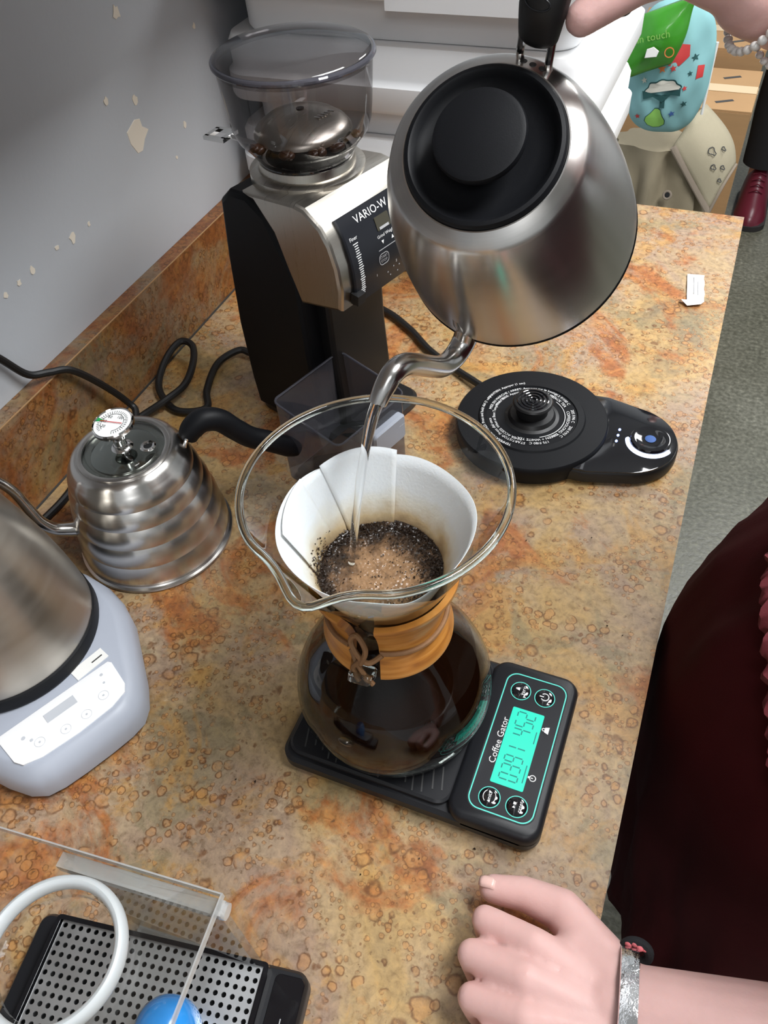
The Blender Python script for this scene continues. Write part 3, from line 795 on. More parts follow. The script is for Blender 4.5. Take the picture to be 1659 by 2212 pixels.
for a0, a1, off, top, s0, s1 in ((98, 150, -.0028, lambda a: .2155 + .002 * math.cos(math.radians((a - 122) * 4)), 0, -8), (140, 176, -.0018, lambda a: .2125, 10, -4),
                                 (166, 208, -.0026, lambda a: .2125 - .003 * (a - 187) / 21, -6, 2)):
    o = sector(a0, a1, off, top, 14, s0, s1, .14).build('fold', 'filter_paper', fl, smooth=60)
    so = o.modifiers.new('thick', 'SOLIDIFY'); so.thickness = .0005; so.offset = 1
rs = random.Random(5)
sl = MB(); rings = []
SLZ = .164
for i in range(13):
    r = .0403 * i / 12; ring = []
    for k in range(64):
        t = 2 * PI * k / 64
        z = .0020 * (i / 12) ** 4 + .0007 * math.sin(5 * t + i) * (i / 12) + rs.uniform(-.0004, .0004) * (i > 0) + .0010 * math.exp(-((r - .012) / .008) ** 2)
        ring.append((r * math.cos(t), r * math.sin(t), z) if i else (0, 0, .0004))
    rings.append(ring)
sl.loft(rings, cap=False)
so_ = sl.build('coffee_slurry', 'slurry', smooth=80)
tag(at(so_, (FX, FY, GZ + SLZ)), 'wet brown foamy coffee slurry in the paper filter', 'coffee slurry')
# loose grounds round the edge of the slurry and stuck to the paper
g = MB()
TET = [(1, 1, 1), (-1, -1, 1), (-1, 1, -1), (1, -1, -1)]
def crumb(p, s):
    M = Matrix.Rotation(rs.uniform(0, 6), 3, (rs.uniform(-1, 1), rs.uniform(-1, 1), rs.uniform(.1, 1)))
    g.add([Vector(p) + M @ (Vector(q) * (s * rs.uniform(.6, 1.2))) for q in TET], [(0, 1, 2), (0, 3, 1), (0, 2, 3), (1, 3, 2)])
for _ in range(2600):
    t = rs.uniform(0, 2 * PI)
    back = .5 + .5 * math.cos(t - 1.1)
    r = .0402 - abs(rs.gauss(0, .0030 + .0045 * back))
    if rs.random() > .35 + .65 * back: continue
    crumb((r * math.cos(t), r * math.sin(t), .0016 + .0010 * rs.random()), rs.uniform(.00025, .0007))
for _ in range(420):
    t = rs.gauss(math.radians(205), .30); h = abs(rs.gauss(0, .006)); r = fr(SLZ + h) - .0032
    crumb((r * math.cos(t), r * math.sin(t), h), rs.uniform(.0002, .0006))
for _ in range(300):
    t = rs.uniform(0, 2 * PI); r = .036 * math.sqrt(rs.random()); crumb((r * math.cos(t), r * math.sin(t), .0012), rs.uniform(.0002, .0005))
go = g.build('coffee_grounds', 'grounds', smooth=0, recalc=False)
tag(at(go, (FX, FY, GZ + SLZ)), 'black wet coffee grounds ringing the brown slurry', 'coffee grounds', kind='stuff')

# a few dry crumbs of coffee dropped on the counter
g = MB(); rs = random.Random(21)
for x, y in [(-.205, .262), (-.2, .268), (-.05, .20), (.005, .37), (.0, .42), (-.12, .155), (-.085, .18)] + [(rs.uniform(-.30, .03), rs.uniform(.16, .85)) for _ in range(26)]:
    if (-.22 < x < .0 and .20 < y < .36) or (-.22 < x < .04 and .54 < y < .73): continue
    crumb((x, y, .0009), rs.uniform(.0004, .0009))
cr = g.build('coffee_crumbs', 'grounds', smooth=0, recalc=False)
tag(at(cr, (0, 0, .0003)), 'tiny dark coffee crumbs scattered over the countertop', 'coffee crumbs', kind='stuff')
# ------------------------------------------------------------------ gooseneck kettle held in the air and its water
KP = Vector((-.118, .490, .312 + HC)); KA = Vector((-.009, -.665, .747)).normalized(); KW = Vector((.297, .711, .637)); KW = (KW - KA * KW.dot(KA)).normalized()
KM = KA.cross(KW)
MK = Matrix(((KW.x, KM.x, KA.x, KP.x), (KW.y, KM.y, KA.y, KP.y), (KW.z, KM.z, KA.z, KP.z), (0, 0, 0, 1)))
kt = thing('pouring_kettle', 'brushed steel gooseneck kettle with round black lid, held up and pouring', 'kettle', M=MK)
MB().lathe([(0, 0), (.070, 0), (.0745, .0012), (.0762, .004), (.0764, .010), (.0752, .025), (.0732, .043), (.0700, .063), (.0655, .084), (.0600, .103), (.0545, .1165), (.0532, .1185),
            (.0522, .1195), (.0485, .1222), (.0448, .1245), (.0440, .1245), (.0440, .118), (0, .118)], 96).build('body', 'steel', kt, smooth=28)
MB().lathe([(.0668, -.0006), (.0745, .0006), (.0770, .0032), (.0767, .0046), (.0755, .0030)], 96).build('base_band', 'matte_black', kt)
lid = MB().lathe([(0, .1180), (.0436, .1180), (.0436, .1262), (.0425, .1278), (.0405, .1284), (.0392, .1276), (.0375, .1250), (.034, .1222), (.028, .1208), (.013, .1205), (.013, .131), (.0, .131)], 72).build('lid', 'matte_black', kt)
MB().lathe([(.0125, .1300), (.0215, .1330), (.0243, .1350), (.0248, .1375), (.0240, .1395), (.0215, .1404), (0, .1408)], 64).build('knob', 'matte_black', lid)
for k in (-1, 0, 1):
    Mv = Matrix.Translation((.0484, .0055 * k, .12205 - .0002 * abs(k))) @ Matrix.Rotation(math.radians(36), 4, 'Y')
    MB().lathe([(0, .0004), (.0018, .0004), (.0020, .0001), (.0018, -.0004), (0, -.0004)], 16).xf(Mv).build('steam_hole', 'black_rubber', kt)
for s in (-1, 1):
    MB().tube(smooth_path([(.0495, .0085 * s, .1170), (.0500, .0085 * s, .1235), (.0535, .0085 * s, .1300), (.0610, .0085 * s, .1420), (.075, .0085 * s, .156)], 6), .0021, 10).build('handle_rod', 'steel_polished', kt)
gp = smooth_path([(.0555, 0, .1328), (.0635, 0, .1460), (.0730, 0, .1545), (.0870, 0, .1600), (.1060, 0, .1570), (.1220, 0, .1420), (.1300, 0, .1150), (.1320, 0, .080), (.1290, 0, .050)], 6)
rr = lerp_list([.0102, .0125, .0128, .0125, .0128, .0135, .0130, .0120, .0080], len(gp)); rr[0] = .0088
MB().tube(gp, rr, 20, flat=.78, up=(0, 1, 0)).build('grip', 'black_rubber', kt)
q0, q1 = gp[7], gp[9]; tq = (q1 - q0).normalized(); nq = Vector((-tq.z, 0, tq.x))
if nq.z < 0: nq = -nq
eo = gp[8] + nq * .0098
MB().tube([eo + tq * (.0032 * math.cos(2 * PI * k / 28)) + Vector((0, .0070 * math.sin(2 * PI * k / 28), 0)) - nq * (.0014 * math.sin(2 * PI * k / 28) ** 2) for k in range(28)], .00045, 6, closed=True).build('oval_emblem', 'scale_black', kt.children[-1])
sp = smooth_path([(-.0560, 0, .0150), (-.0690, 0, .0060), (-.0785, 0, -.0010), (-.0905, 0, .0000), (-.1000, 0, .0100), (-.1050, 0, .0260), (-.1120, 0, .0640), (-.1165, 0, .0800), (-.1235, 0, .0885), (-.1330, 0, .0890), (-.1432, 0, .0861)], 6)
MB().tube(sp, lerp_list([.0092, .0088, .0082, .0079, .0076, .0073, .0070, .0070, .0070, .0066, .0056], len(sp)), 20, up=(0, 1, 0), cap=False).xf(Matrix.Translation((0, -.0045, 0))).build('spout', 'steel_tube', kt)
MB().tube([(-.0655, 0, .0070), (-.0700, 0, .0045), (-.0715, 0, .0035)], [.0102, .0100, .0090], 18).xf(Matrix.Translation((0, -.0045, 0))).build('spout_collar', 'steel_tube', kt)
MB().tube(smooth_path([(-.0480, 0, .108), (-.0570, 0, .080), (-.0640, 0, .050), (-.0675, 0, .022), (-.0680, 0, .010)], 5), lerp_list([.0020, .0044, .0070, .0088, .0080], 21), 14).xf(Matrix.Translation((0, -.003, 0))).build('spout_fairing', 'steel', kt)

tip = MK @ Vector((-.1425, -.0045, .0863))
end = Vector((FX - .0195, FY - .0015, GZ + SLZ + .001 + HC))
wp = []
for k in range(25):
    t = k / 24
    x = tip.lerp(end, t)
    wp.append((tip.x + (end.x - tip.x) * t ** .75 , tip.y + (end.y - tip.y) * t ** .62, tip.z + (end.z - tip.z) * t))
wr = [.0050 - .0022 * (k / 24) ** .5 + .0003 * math.sin(k * .8) for k in range(25)]
ws = MB().tube(wp, wr, 16, flat=.75).build('water_stream', 'water', smooth=80)
tag(ws, 'clear stream of water falling from the kettle spout into the filter', 'water')

# ------------------------------------------------------------------ heating base of that kettle
kb = thing('kettle_base', 'round black electric kettle base with glossy dial panel, free of its kettle', 'kettle base', (-.126, .638, 0))
MB().lathe([(0, .001), (.074, .001), (.0785, .003), (.0795, .010), (.0800, .017), (.0792, .0215), (.0778, .0232), (.0560, .0245), (.0545, .0262), (.0480, .0268), (.0472, .0255), (.0300, .0250), (0, .0250)], 96).build('disc', 'matte_black', kb, smooth=30)
cn = MB().lathe([(.030, .0245), (.0250, .0262), (.0225, .0300), (.0165, .0310), (.0160, .0400), (.0200, .0420), (.0208, .0445), (.0195, .0462), (.0178, .0468), (0, .0462)], 48).build('connector', 'black_plastic', kb, smooth=30)
for r in (.0155, .0115, .0075, .0035):
    MB().tube([(r * math.cos(2 * PI * k / 40), r * math.sin(2 * PI * k / 40), .0470) for k in range(40)], .0012, 8, closed=True).build('connector_ring', 'black_gloss', cn)
pts = []
for k in range(33): a = math.radians(-80 + 160 * k / 32); pts.append((.0985 + .0520 * math.cos(a), .004 + .0520 * math.sin(a)))
poly = [(.040, -.058)] + [(.070, -.0575)] + pts + [(.070, .0640)] + [(.040, .062)]
MB().stack(poly, [(.003, .001), (0, .004), (0, .0140), (.0015, .0165)]).build('panel_housing', 'black_plastic', kb)
MB().stack(inset_poly(poly, .0018), [(0, .0160), (0, .0178), (.001, .0184)], cap0=False).build('glossy_panel', 'black_gloss', kb)
dl = MB().lathe([(.0205, .0184), (.0205, .0215), (.0192, .0235), (.0160, .0240), (.0135, .0228), (.006, .0222), (0, .0222)], 48, (.122, .005)).build('dial', 'black_gloss', kb)
arc = [(.122 + .0225 * math.cos(a), .005 + .0225 * math.sin(a), .0192) for a in [math.radians(-175 + 150 * k / 30) for k in range(31)]]
MB().tube(arc, .0022, 8, flat=.6).build('light_arc', 'dial_light', kb)
MB().lathe([(0, .0226), (.0055, .0226), (.0050, .0229), (0, .0229)], 20, (.122, .005)).build('dial_mark', 'print_blue', dl)
for y in (.652, .643, .634):
    MB().ellipsoid((.0900, y - .638, .0186), (.0013, .0020, .0006), 12, 6).build('led', 'led_blue', kb)
up = Matrix.Translation((0, 0, .02475))
def ring_text(s, size, rad, ang, z=.0262, bot=False, mat='print_white', parent=None):
    M = Matrix.Translation((0, 0, z)) @ Matrix.Rotation(math.radians(ang), 4, 'Z')
    me = text_mesh(s, size)
    for v in me.vertices:
        x, y, _ = v.co
        if bot: a = x / rad; v.co = ((rad - y) * math.sin(a), -(rad - y) * math.cos(a), 0)
        else: a = x / rad; v.co = ((rad + y) * math.sin(a), (rad + y) * math.cos(a), 0)
    me.transform(M); return link('lettering', me, mat, parent or kb)
ring_text('START/STOP: Press dial once', .0046, .0440, 150, bot=False)
ring_text('TIMER ACCESS: When at Base Temp Press dial', .0043, .0395, 120)
ring_text('TEMPERATURE HOLD: Press and hold dial (1 sec)', .0043, .0520, 122, z=.0271)
ring_text('MISE EN MARCHE / ARRET: Appuyer sur le bouton', .0043, .0440, 35)
ring_text('MINUTERIE: Appuyer sur le bouton (1 sec)', .0043, .0395, 30)
ring_text('MAINTIEN: Appuyer (1 sec)', .0043, .0520, 50, z=.0271)
for s, a, rad in (('175 F/80 C', 205, .0430), ('GREEN + WHITE TEA', 205, .0380), ('200 F/93 C', 250, .0430), ('OOLONG TEA', 250, .0380), ('205 F/96 C', 285, .0430), ('COFFEE', 285, .0380), ('212 F/100 C', 325, .0430), ('BLACK TEA', 325, .0380)):
    ring_text(s, .0046, rad, a)
MB().tube([(.0345 * math.cos(a), .0345 * math.sin(a), .0258) for a in [math.radians(-62 + 118 * k / 30) for k in range(31)]], .0004, 6).build('white_arc', 'print_white', kb, smooth=0)
cd = smooth_path([(-.062, .045, .010), (-.082, .058, .008), (-.110, .075, .006), (-.150, .100, .006), (-.19, .135, .006), (-.24, .165, .006), (-.33, .19, .006)], 8)
MB().tube(cd, .0042, 10).build('power_cord', 'black_rubber', kb)
# ------------------------------------------------------------------ coffee grinder
GA = math.radians(-18.5); GO = (-.346, .626)
gd = thing('coffee_grinder', 'black and steel coffee grinder with smoky bean hopper, beside the wall', 'coffee grinder', (GO[0], GO[1], 0), GA)
YZ = Matrix(((1, 0, 0, 0), (0, 0, 1, 0), (0, 1, 0, 0), (0, 0, 0, 1)))      # outline drawn in x,z; swept along y
def sweep_y(prof, y0, y1, bev=.004):
    b = MB().stack(prof[::-1] if False else prof, [(bev, y0), (bev * .3, y0 + bev * .4), (0, y0 + bev), (0, y1 - bev), (bev * .3, y1 - bev * .4), (bev, y1)])
    return b.xf(YZ)
body = [(-.070, .004), (.030, .004), (.034, .05), (.030, .11), (.030, .19), (.000, .250), (-.022, .2635), (-.046, .2620), (-.060, .250), (-.068, .19), (-.0745, .11), (-.0735, .04)]
sweep_y(smooth2(body) if False else body, -.060, .052, .005).build('body', 'matte_black', gd, smooth=25)
sweep_y([(-.010, .010), (.046, .010), (.048, .05), (.045, .11), (.045, .185), (-.010, .185)], -.040, .040, .004).build('chute', 'black_plastic', gd, smooth=25)
MB().stack(rrect(.004, -.002, .150, .116, .018, 6), [(.003, 0), (0, .003), (0, .010), (.004, .014)]).build('foot_plate', 'black_plastic', gd)
head = [(-.026, .2665), (-.011, .262), (.009, .238), (.021, .203), (.032, .174), (.084, .184), (.0870, .205), (.0850, .226), (.0790, .246), (.0700, .2600), (.0520, .2720), (.040, .2735)]
sweep_y(head, -.061, .056, .0035).build('steel_head', 'steel_warm', gd, smooth=25)
MB().lathe([(.052, .266), (.052, .2745), (.048, .2765), (.044, .2765), (.043, .2830), (.040, .2845), (.036, .2845), (.036, .266)], 64).build('hopper_seat', 'steel_warm', gd, smooth=30)
# smoky hopper with lid
MB().lathe([(.0395, .2790), (.0415, .2840), (.0500, .2960), (.0570, .3040), (.0605, .3130), (.0620, .3250), (.0640, .3480), (.0652, .3640)], 72).build('hopper', 'smoke_plastic', gd, smooth=60)
ld_ = MB().lathe([(.0655, .3590), (.0662, .3640), (.0655, .3670), (.0620, .3690), (.030, .3700), (0, .3702)], 72).build('hopper_lid', 'smoke_plastic', gd, smooth=50)
MB().tube([(.0655 * math.cos(2 * PI * k / 80), .0655 * math.sin(2 * PI * k / 80), .3640) for k in range(80)], .0026, 10, closed=True, up=(0, 0, 1)).build('lid_rim', 'smoke_bin', ld_)
MB().lathe([(.0405, .2768), (.0420, .2785), (.0420, .2850), (.0400, .2865)], 64).build('hopper_ring', 'black_gloss', gd)
dm = MB().lathe([(0, .3010), (.039, .3010), (.0430, .3030), (.0427, .3055), (.039, .3100), (.030, .3160), (.018, .3200), (.008, .3214), (0, .3216)], 56).build('dome_cover', 'steel_warm', gd)
MB().lathe([(0, .2820), (.0300, .2820), (.0300, .3012), (0, .3012)], 32).build('dome_stem', 'black_plastic', gd)
MB().lathe([(0, .3222), (.0035, .3222), (.0035, .3214), (0, .3214)], 16).build('dome_screw', 'black_plastic', dm)
for k in range(5):
    MB().box((.0215, -.002 + .0042 * k, .3192 - .00005 * k), (.0055, .0012, .0010), .35).build('embossed_mark', 'steel_polished', dm, smooth=0)
lev = MB()
lev.tube([(-.056, -.004, .2800), (-.090, -.010, .2815)], .0022, 8, flat=.6)
def bar_ring(b, cx, cy, z, s, t, rz):
    for dx, dy, sx, sy in ((0, s, 2 * s + t, t), (0, -s, 2 * s + t, t), (s, 0, t, 2 * s), (-s, 0, t, 2 * s)):
        x, y = rot2(dx, dy, rz); b.box((cx + x, cy + y, z), (sx, sy, .0035), rz)
bar_ring(lev, -.101, -.012, .2815, .0095, .0045, .2)
lev.build('shutoff_lever', 'steel_polished', gd, smooth=0)
# control panel following the curved front
PC = [(.0706, .2602), (.0795, .2462), (.0856, .2262), (.0876, .2052), (.0852, .1850)]
PCs = smooth_path([(x, 0, z) for x, z in PC], 6)
cum = [0]
for a, b2 in zip(PCs, PCs[1:]): cum.append(cum[-1] + (b2 - a).length)
def PP(s):
    s = max(0, min(cum[-1] - 1e-6, s))
    i = max(k for k in range(len(cum) - 1) if cum[k] <= s); t = (s - cum[i]) / (cum[i + 1] - cum[i])
    p = PCs[i].lerp(PCs[i + 1], t); d = (PCs[i + 1] - PCs[i]).normalized(); return p, d, Vector((-d.z, 0, d.x))
rings = []
for k in range(25):
    p, d, nrm = PP(cum[-1] * k / 24)
    if nrm.x < 0: nrm = -nrm
    rings.append([tuple(p + nrm * o + Vector((0, y, 0))) for o, y in ((-.003, -.046), (.0016, -.046), (.0026, -.0445), (.0026, .0515), (.0016, .053), (-.003, .053))])
cpn = MB().loft(rings).build('control_panel', 'panel_black', gd, smooth=30)
def PF(y, s, off=.0029):
    p, d, nrm = PP(s)
    if nrm.x < 0: nrm = -nrm
    return frame(p + nrm * off + Vector((0, y, 0)), (0, 1, 0), nrm)
def ptext(sx, size, y, s, mat='print_white'): return text('lettering', sx, size, PF(y, s), mat, cpn)
ptext('VARIO-W', .0098, -.006, .0085)
ptext('Finer', .0046, -.036, .0200); ptext('Fine', .0042, .043, .0045)
ptext('Grind Weight', .0040, .002, .0310)
ptext('1', .0036, -.017, .062); ptext('2', .0036, .010, .060); ptext('3', .0036, .024, .060)
MB().stack(rrect(0, 0, .0175, .0120, .001, 3), [(0, -.0006), (0, .0003)], cap0=False).xf(PF(.002, .0205)).build('display', 'lcd_dark', cpn, smooth=0)
MB().box((0, -.0045, 0), (.012, .0022, .0003)).xf(PF(.002, .0205, .0033)).build('display_reading', 'print_grey', cpn, smooth=0)
for y, up_ in ((-.004, -1), (.009, 1)):
    MB().stack([(-.0016, -.0016 * up_), (.0016, -.0016 * up_), (0, .0016 * up_)][::up_], [(0, 0), (0, .0002)]).xf(PF(y, .0365)).build('arrow_key', 'print_white', cpn, smooth=0)
MB().box((0, 0, 0), (.034, .0005, .0003)).xf(PF(.006, .0420)).build('divider_line', 'print_grey', cpn, smooth=0)
for y, s, lab in ((-.006, .0505, ('START', 'STOP')), (.020, .0490, ('TARE',))):
    k_ = outline(MB(), rrect(0, 0, .013, .0105, .004, 5), .0005, 0).xf(PF(y, s)).build('key_outline', 'print_grey', cpn, smooth=0)
    for i, w_ in enumerate(lab): ptext(w_, .0036, y, s + (i - (len(lab) - 1) / 2) * .0036, 'print_grey')
for k in range(27):
    s = .0245 + k * (.078 - .0245) / 26
    s = min(s, cum[-1] - .002)
    MB().box((0, 0, 0), (.0044 if k % 5 else .0062, .0007, .0003)).xf(PF(-.0355, s)).build('tick', 'print_white', cpn, smooth=0)
for k in range(6):
    s = .011 + k * .0068
    MB().box((0, 0, 0), (.004, .0006, .0003)).box((-.002, -.001, 0), (.0006, .0022, .0003)).xf(PF(.045, s)).build('tick', 'print_white', cpn, smooth=0)
for y, s in ((-.002, .066), (.006, .0635), (.014, .0655), (.020, .0625), (.002, .0705), (.012, .071)):
    MB().lathe([(0, 0), (.0007, 0), (.0007, .0003), (0, .0003)], 10).xf(PF(y, s)).build('indicator', 'print_grey', cpn, smooth=0)
for y, s in ((-.044, .0700), (.0515, .0400)):
    MB().box((0, 0, .004), (.010, .0100, .009)).xf(PF(y, s, 0)).build('slide_lever', 'black_plastic', gd, smooth=0)
# cord with its loop on the counter, given in counter coordinates
def to_grinder(p):
    d = Vector((p[0] - GO[0], p[1] - GO[1], p[2])); x, y = rot2(d.x, d.y, -GA); return (x, y, d.z)
cpts = [(-.405, .668, .012), (-.440, .672, .010), (-.478, .667, .007), (-.499, .667, .008), (-.512, .636, .007), (-.500, .590, .0055), (-.484, .562, .0055), (-.505, .548, .0055), (-.528, .552, .0055), (-.556, .575, .010),
        (-.566, .612, .020), (-.562, .640, .026), (-.545, .640, .024), (-.530, .615, .020), (-.521, .580, .0170), (-.527, .550, .0165), (-.545, .525, .009), (-.562, .490, .0055), (-.566, .450, .0055), (-.555, .400, .0055), (-.556, .360, .0055), (-.565, .31, .0055), (-.568, .22, .0055), (-.568, .05, .0055), (-.568, -.3, .0055)]
MB().tube(smooth_path([to_grinder(p) for p in cpts], 7), .0042, 10).build('power_cord', 'black_rubber', gd)
# beans left in the hopper
rb_ = random.Random(11)
for k in range(13):
    a = rb_.uniform(-1.9, .9) if k < 10 else rb_.uniform(0, 6.28)
    r = rb_.uniform(.0440, .0495) if k else .012
    M = Matrix.Rotation(rb_.uniform(0, 6), 3, 'Z') @ Matrix.Rotation(rb_.uniform(-.5, .5), 3, 'X')
    b = MB().ellipsoid((0, 0, 0), (.0056, .0042, .0034), 14, 8, M)
    b.tube([M @ Vector((x, 0, .0034 - abs(x) * .25)) for x in (-.0045, -.002, 0, .002, .0045)], .0005, 5)
    x, y = rot2(r * math.cos(a), r * math.sin(a), GA)
    zb = .3005 + (r - .044) * .5 + (.0 if k else .0235)
    o = at(b.build('coffee_bean', 'bean'), (GO[0] + x, GO[1] + y, zb))
    tag(o, 'dark roasted coffee bean lying inside the smoky grinder hopper' if k else 'coffee bean lying on top of the steel dome in the hopper', 'coffee bean', 'beans in the hopper')

# grounds bin pulled out in front of the grinder
bn = thing('grounds_bin', 'smoky clear plastic grounds bin standing before the grinder', 'bin', (GO[0] + rot2(.083, -.076, GA)[0], GO[1] + rot2(.083, -.076, GA)[1], 0), GA)
outer = rrect(0, 0, .084, .096, .007, 4)
def binwall():
    n = len(outer); vs = []; fs = []
    for z0, ins in ((.001, .003), (.004, .0)):
        vs += [(x, y, z0) for x, y in (inset_poly(outer, ins) if ins else outer)]
    top = [(x, y, .104 - .16 * (x + .042)) for x, y in outer]; vs += top
    for k in range(2):
        for j in range(n): fs.append((k * n + j, k * n + (j + 1) % n, (k + 1) * n + (j + 1) % n, (k + 1) * n + j))
    fs.append(tuple(reversed(range(n)))); return MB().add(vs, fs), top
bw, top = binwall()
bw.build('wall', 'smoke_bin', bn, smooth=40)
MB().tube(top, .0012, 8, closed=True, up=(0, 0, 1)).build('rim', 'smoke_bin', bn)
MB().stack(rrect(0, 0, .046, .030, .005, 4), [(0, 0), (0, .006), (.002, .008)]).xf(Matrix(((0, 0, 1, .0415), (1, 0, 0, .016), (0, 1, 0, .060), (0, 0, 0, 1))) @ Matrix.Rotation(.0, 4, 'X')).build('pull_tab', 'pale_plastic', bn)
MB().stack(rrect(0, 0, .072, .084, .006, 4), [(.004, .0042), (0, .010), (.006, .016), (.02, .018)]).build('ground_coffee', 'grounds', bn)

# ------------------------------------------------------------------ ribbed steel kettle with thermometer
bk = thing('ribbed_kettle', 'steel kettle with stepped beehive body, thermometer in its lid and black drooping handle', 'kettle', (-.437, .384, 0))
prof = [(0, .0015), (.066, .0015), (.0735, .0005), (.0752, .0018), (.0745, .0034), (.0722, .0042)]
zz = [.0055, .0290, .0510, .0710, .0895, .1060]; rr_ = [.0712, .0690, .0655, .0612, .0565, .0515]
for i in range(5):
    for k in range(9):
        t = k / 8; z = zz[i] + (zz[i + 1] - zz[i]) * t
        r = (rr_[i] + (rr_[i + 1] - rr_[i]) * t) + .0019 * math.sin(PI * t) ** .8 if 0 < t < 1 else (rr_[i] if t == 0 else rr_[i + 1])
        if not (i and k == 0): prof.append((r, z))
prof += [(.0495, .1105), (.0468, .1135), (.0440, .1148), (.0420, .1148), (.0415, .1130), (0, .110)]
MB().lathe(prof, 96).build('body', 'steel', bk, smooth=24)
lf = MB().lathe([(.0420, .1145), (.0418, .1162), (.0395, .1168), (.0372, .1160), (.0372, .1140)], 72).build('lid_frame', 'steel', bk)
MB().lathe([(.0375, .1152), (.034, .1168), (.022, .1182), (.010, .1187), (0, .1188)], 56).build('lid_glass', 'lid_glass', lf, smooth=60)
MB().lathe([(.030, .1135), (.030, .1125), (0, .1122)], 40).build('water_inside', 'steel_polished', bk)
MB().lathe([(.0038, .1195), (.0068, .1195), (.0072, .1205), (.0060, .1218), (.0040, .1212)], 24, (.024, .006)).build('vent_grommet', 'steel_polished', lf)
MB().lathe([(0, .1199), (.0040, .1199), (.0040, .1203), (0, .1203)], 20, (.024, .006)).build('vent_hole', 'black_rubber', lf)
th = MB()
Mt = Matrix.Translation((-.001, .001, .1440)) @ Matrix.Rotation(math.radians(5), 4, 'X') @ Matrix.Rotation(math.radians(-3), 4, 'Y')
thm = MB().lathe([(0, -.0040), (.0165, -.0040), (.0185, -.0025), (.0188, .0010), (.0178, .0022), (.0170, .0012), (0, .0012)], 48).xf(Mt).build('thermometer', 'steel_polished', bk, smooth=30)
MB().tube([Mt @ Vector((0, 0, -.0035)), Mt @ Vector((0, 0, -.014)), (0, 0, .118), (0, 0, .06)], [.0065, .0062, .0020, .0018], 16).build('stem', 'steel_polished', thm)
MB().lathe([(.010, .1185), (.0085, .1205), (.0055, .1215), (.0055, .128), (.002, .128)], 24).build('stem_nut', 'steel_polished', thm)
MB().lathe([(0, .0014), (.0168, .0014)], 40).xf(Mt).build('dial_face', 'dial_face', thm)
tk = MB()
for k in range(34):
    a = math.radians(-60 + 300 * k / 33); r0 = .0118 if k % 5 else .0108
    tk.box((.5 * (r0 + .0140) * math.cos(a), .5 * (r0 + .0140) * math.sin(a), .0017), (.0140 - r0, .00035, .0002), a)
tk.tube([(.0105 * math.cos(math.radians(-60 + 300 * k / 40)), .0105 * math.sin(math.radians(-60 + 300 * k / 40)), .0017) for k in range(41)], .0002, 4)
tk.xf(Mt).build('dial_scale', 'print_dark', thm, smooth=0)
for tx, a in (('20', 225), ('60', 135), ('100', 60), ('40', 180)):
    text('lettering', tx, .0042, Mt @ Matrix.Translation((.0080 * math.cos(math.radians(a)), .0080 * math.sin(math.radians(a)), .0018)), 'print_dark', thm)
MB().box((-.001, 0, .0024), (.022, .0006, .0003), math.radians(5)).xf(Mt).build('needle', 'needle_red', thm, smooth=0)
MB().stack([(-.0160, -.0022), (-.0090, -.0005), (-.0090, .0005), (-.0160, .0022)], [(0, .0016), (0, .0021)]).xf(Mt).build('green_sector', 'dial_green', thm, smooth=0)
d45 = (.7071, .7071)
def hp(t, z, side=0.0): return (d45[0] * t - d45[1] * side, d45[1] * t + d45[0] * side, z)
for s in (-1, 1):
    MB().tube(smooth_path([hp(.0490, .098, .010 * s), hp(.0530, .108, .009 * s), hp(.0575, .111, .005 * s), hp(.062, .1115, .002 * s)], 5), .0018, 8).build('handle_wire', 'steel_polished', bk)
hpath = smooth_path([hp(.0570, .1060), hp(.0630, .1140), hp(.0740, .1195), hp(.0880, .1140), hp(.1000, .0980), hp(.1120, .0830), hp(.1290, .0700), hp(.1460, .0560), hp(.1550, .0480)], 7)
MB().tube(hpath, lerp_list([.0088, .0108, .0112, .0108, .0104, .0104, .0104, .0104, .0070], len(hpath)), 18).build('handle', 'matte_black', bk)
spb = smooth_path([(-.046, -.046, .040), (-.0530, -.0530, .0440), (-.0600, -.0600, .0500), (-.0655, -.0655, .0640), (-.0685, -.0670, .0810), (-.0720, -.0700, .1080), (-.0790, -.0780, .1290), (-.0900, -.0880, .1400), (-.1010, -.0960, .1420)], 6)
MB().tube(spb, lerp_list([.0080, .0068, .0060, .0055, .0050, .0047, .0045, .0043, .0040], len(spb)), 16, cap=False).build('spout', 'steel_tube', bk)

# cord running down from the wall behind it
cw = MB().tube(smooth_path([(-.5700, .330, .330), (-.5690, .345, .300), (-.5800, .372, .240), (-.5905, .400, .190), (-.5900, .423, .152), (-.5860, .440, .1215), (-.5780, .457, .1130), (-.5690, .476, .104), (-.5640, .50, .070), (-.556, .520, .030), (-.545, .515, .0180), (-.530, .470, .0050), (-.525, .43, .0045), (-.53, .38, .0045)], 7), .0038, 10).build('electric_cord', 'black_rubber')
MB().stack(rrect(0, 0, .026, .034, .006, 4), [(.002, 0), (0, .004), (0, .016), (.004, .022)]).xf(Matrix(((0, 0, 1, -.5900), (1, 0, 0, .330), (0, 1, 0, .335), (0, 0, 0, 1)))).build('plug', 'black_rubber', cw)
ol = thing('wall_outlet', 'white wall outlet with a black plug in it, on the grey wall', 'outlet', (-.598, .330, .355))
MB().stack(rrect(0, 0, .072, .116, .005, 4), [(0, .0003), (0, .004), (.002, .006)]).xf(Matrix(((0, 0, 1, 0), (1, 0, 0, 0), (0, 1, 0, 0), (0, 0, 0, 1)))).build('plate', 'white_plastic', ol)
for dz in (-.020, .020): MB().stack(rrect(0, 0, .032, .028, .010, 5), [(0, .0055), (0, .0072)]).xf(Matrix(((0, 0, 1, 0), (1, 0, 0, 0), (0, 1, 0, dz), (0, 0, 0, 1)))).build('socket', 'pale_plastic', ol)
tag(at(cw, (0, 0, 0)), 'black electric cord coming over the backsplash from the grey wall', 'cord')

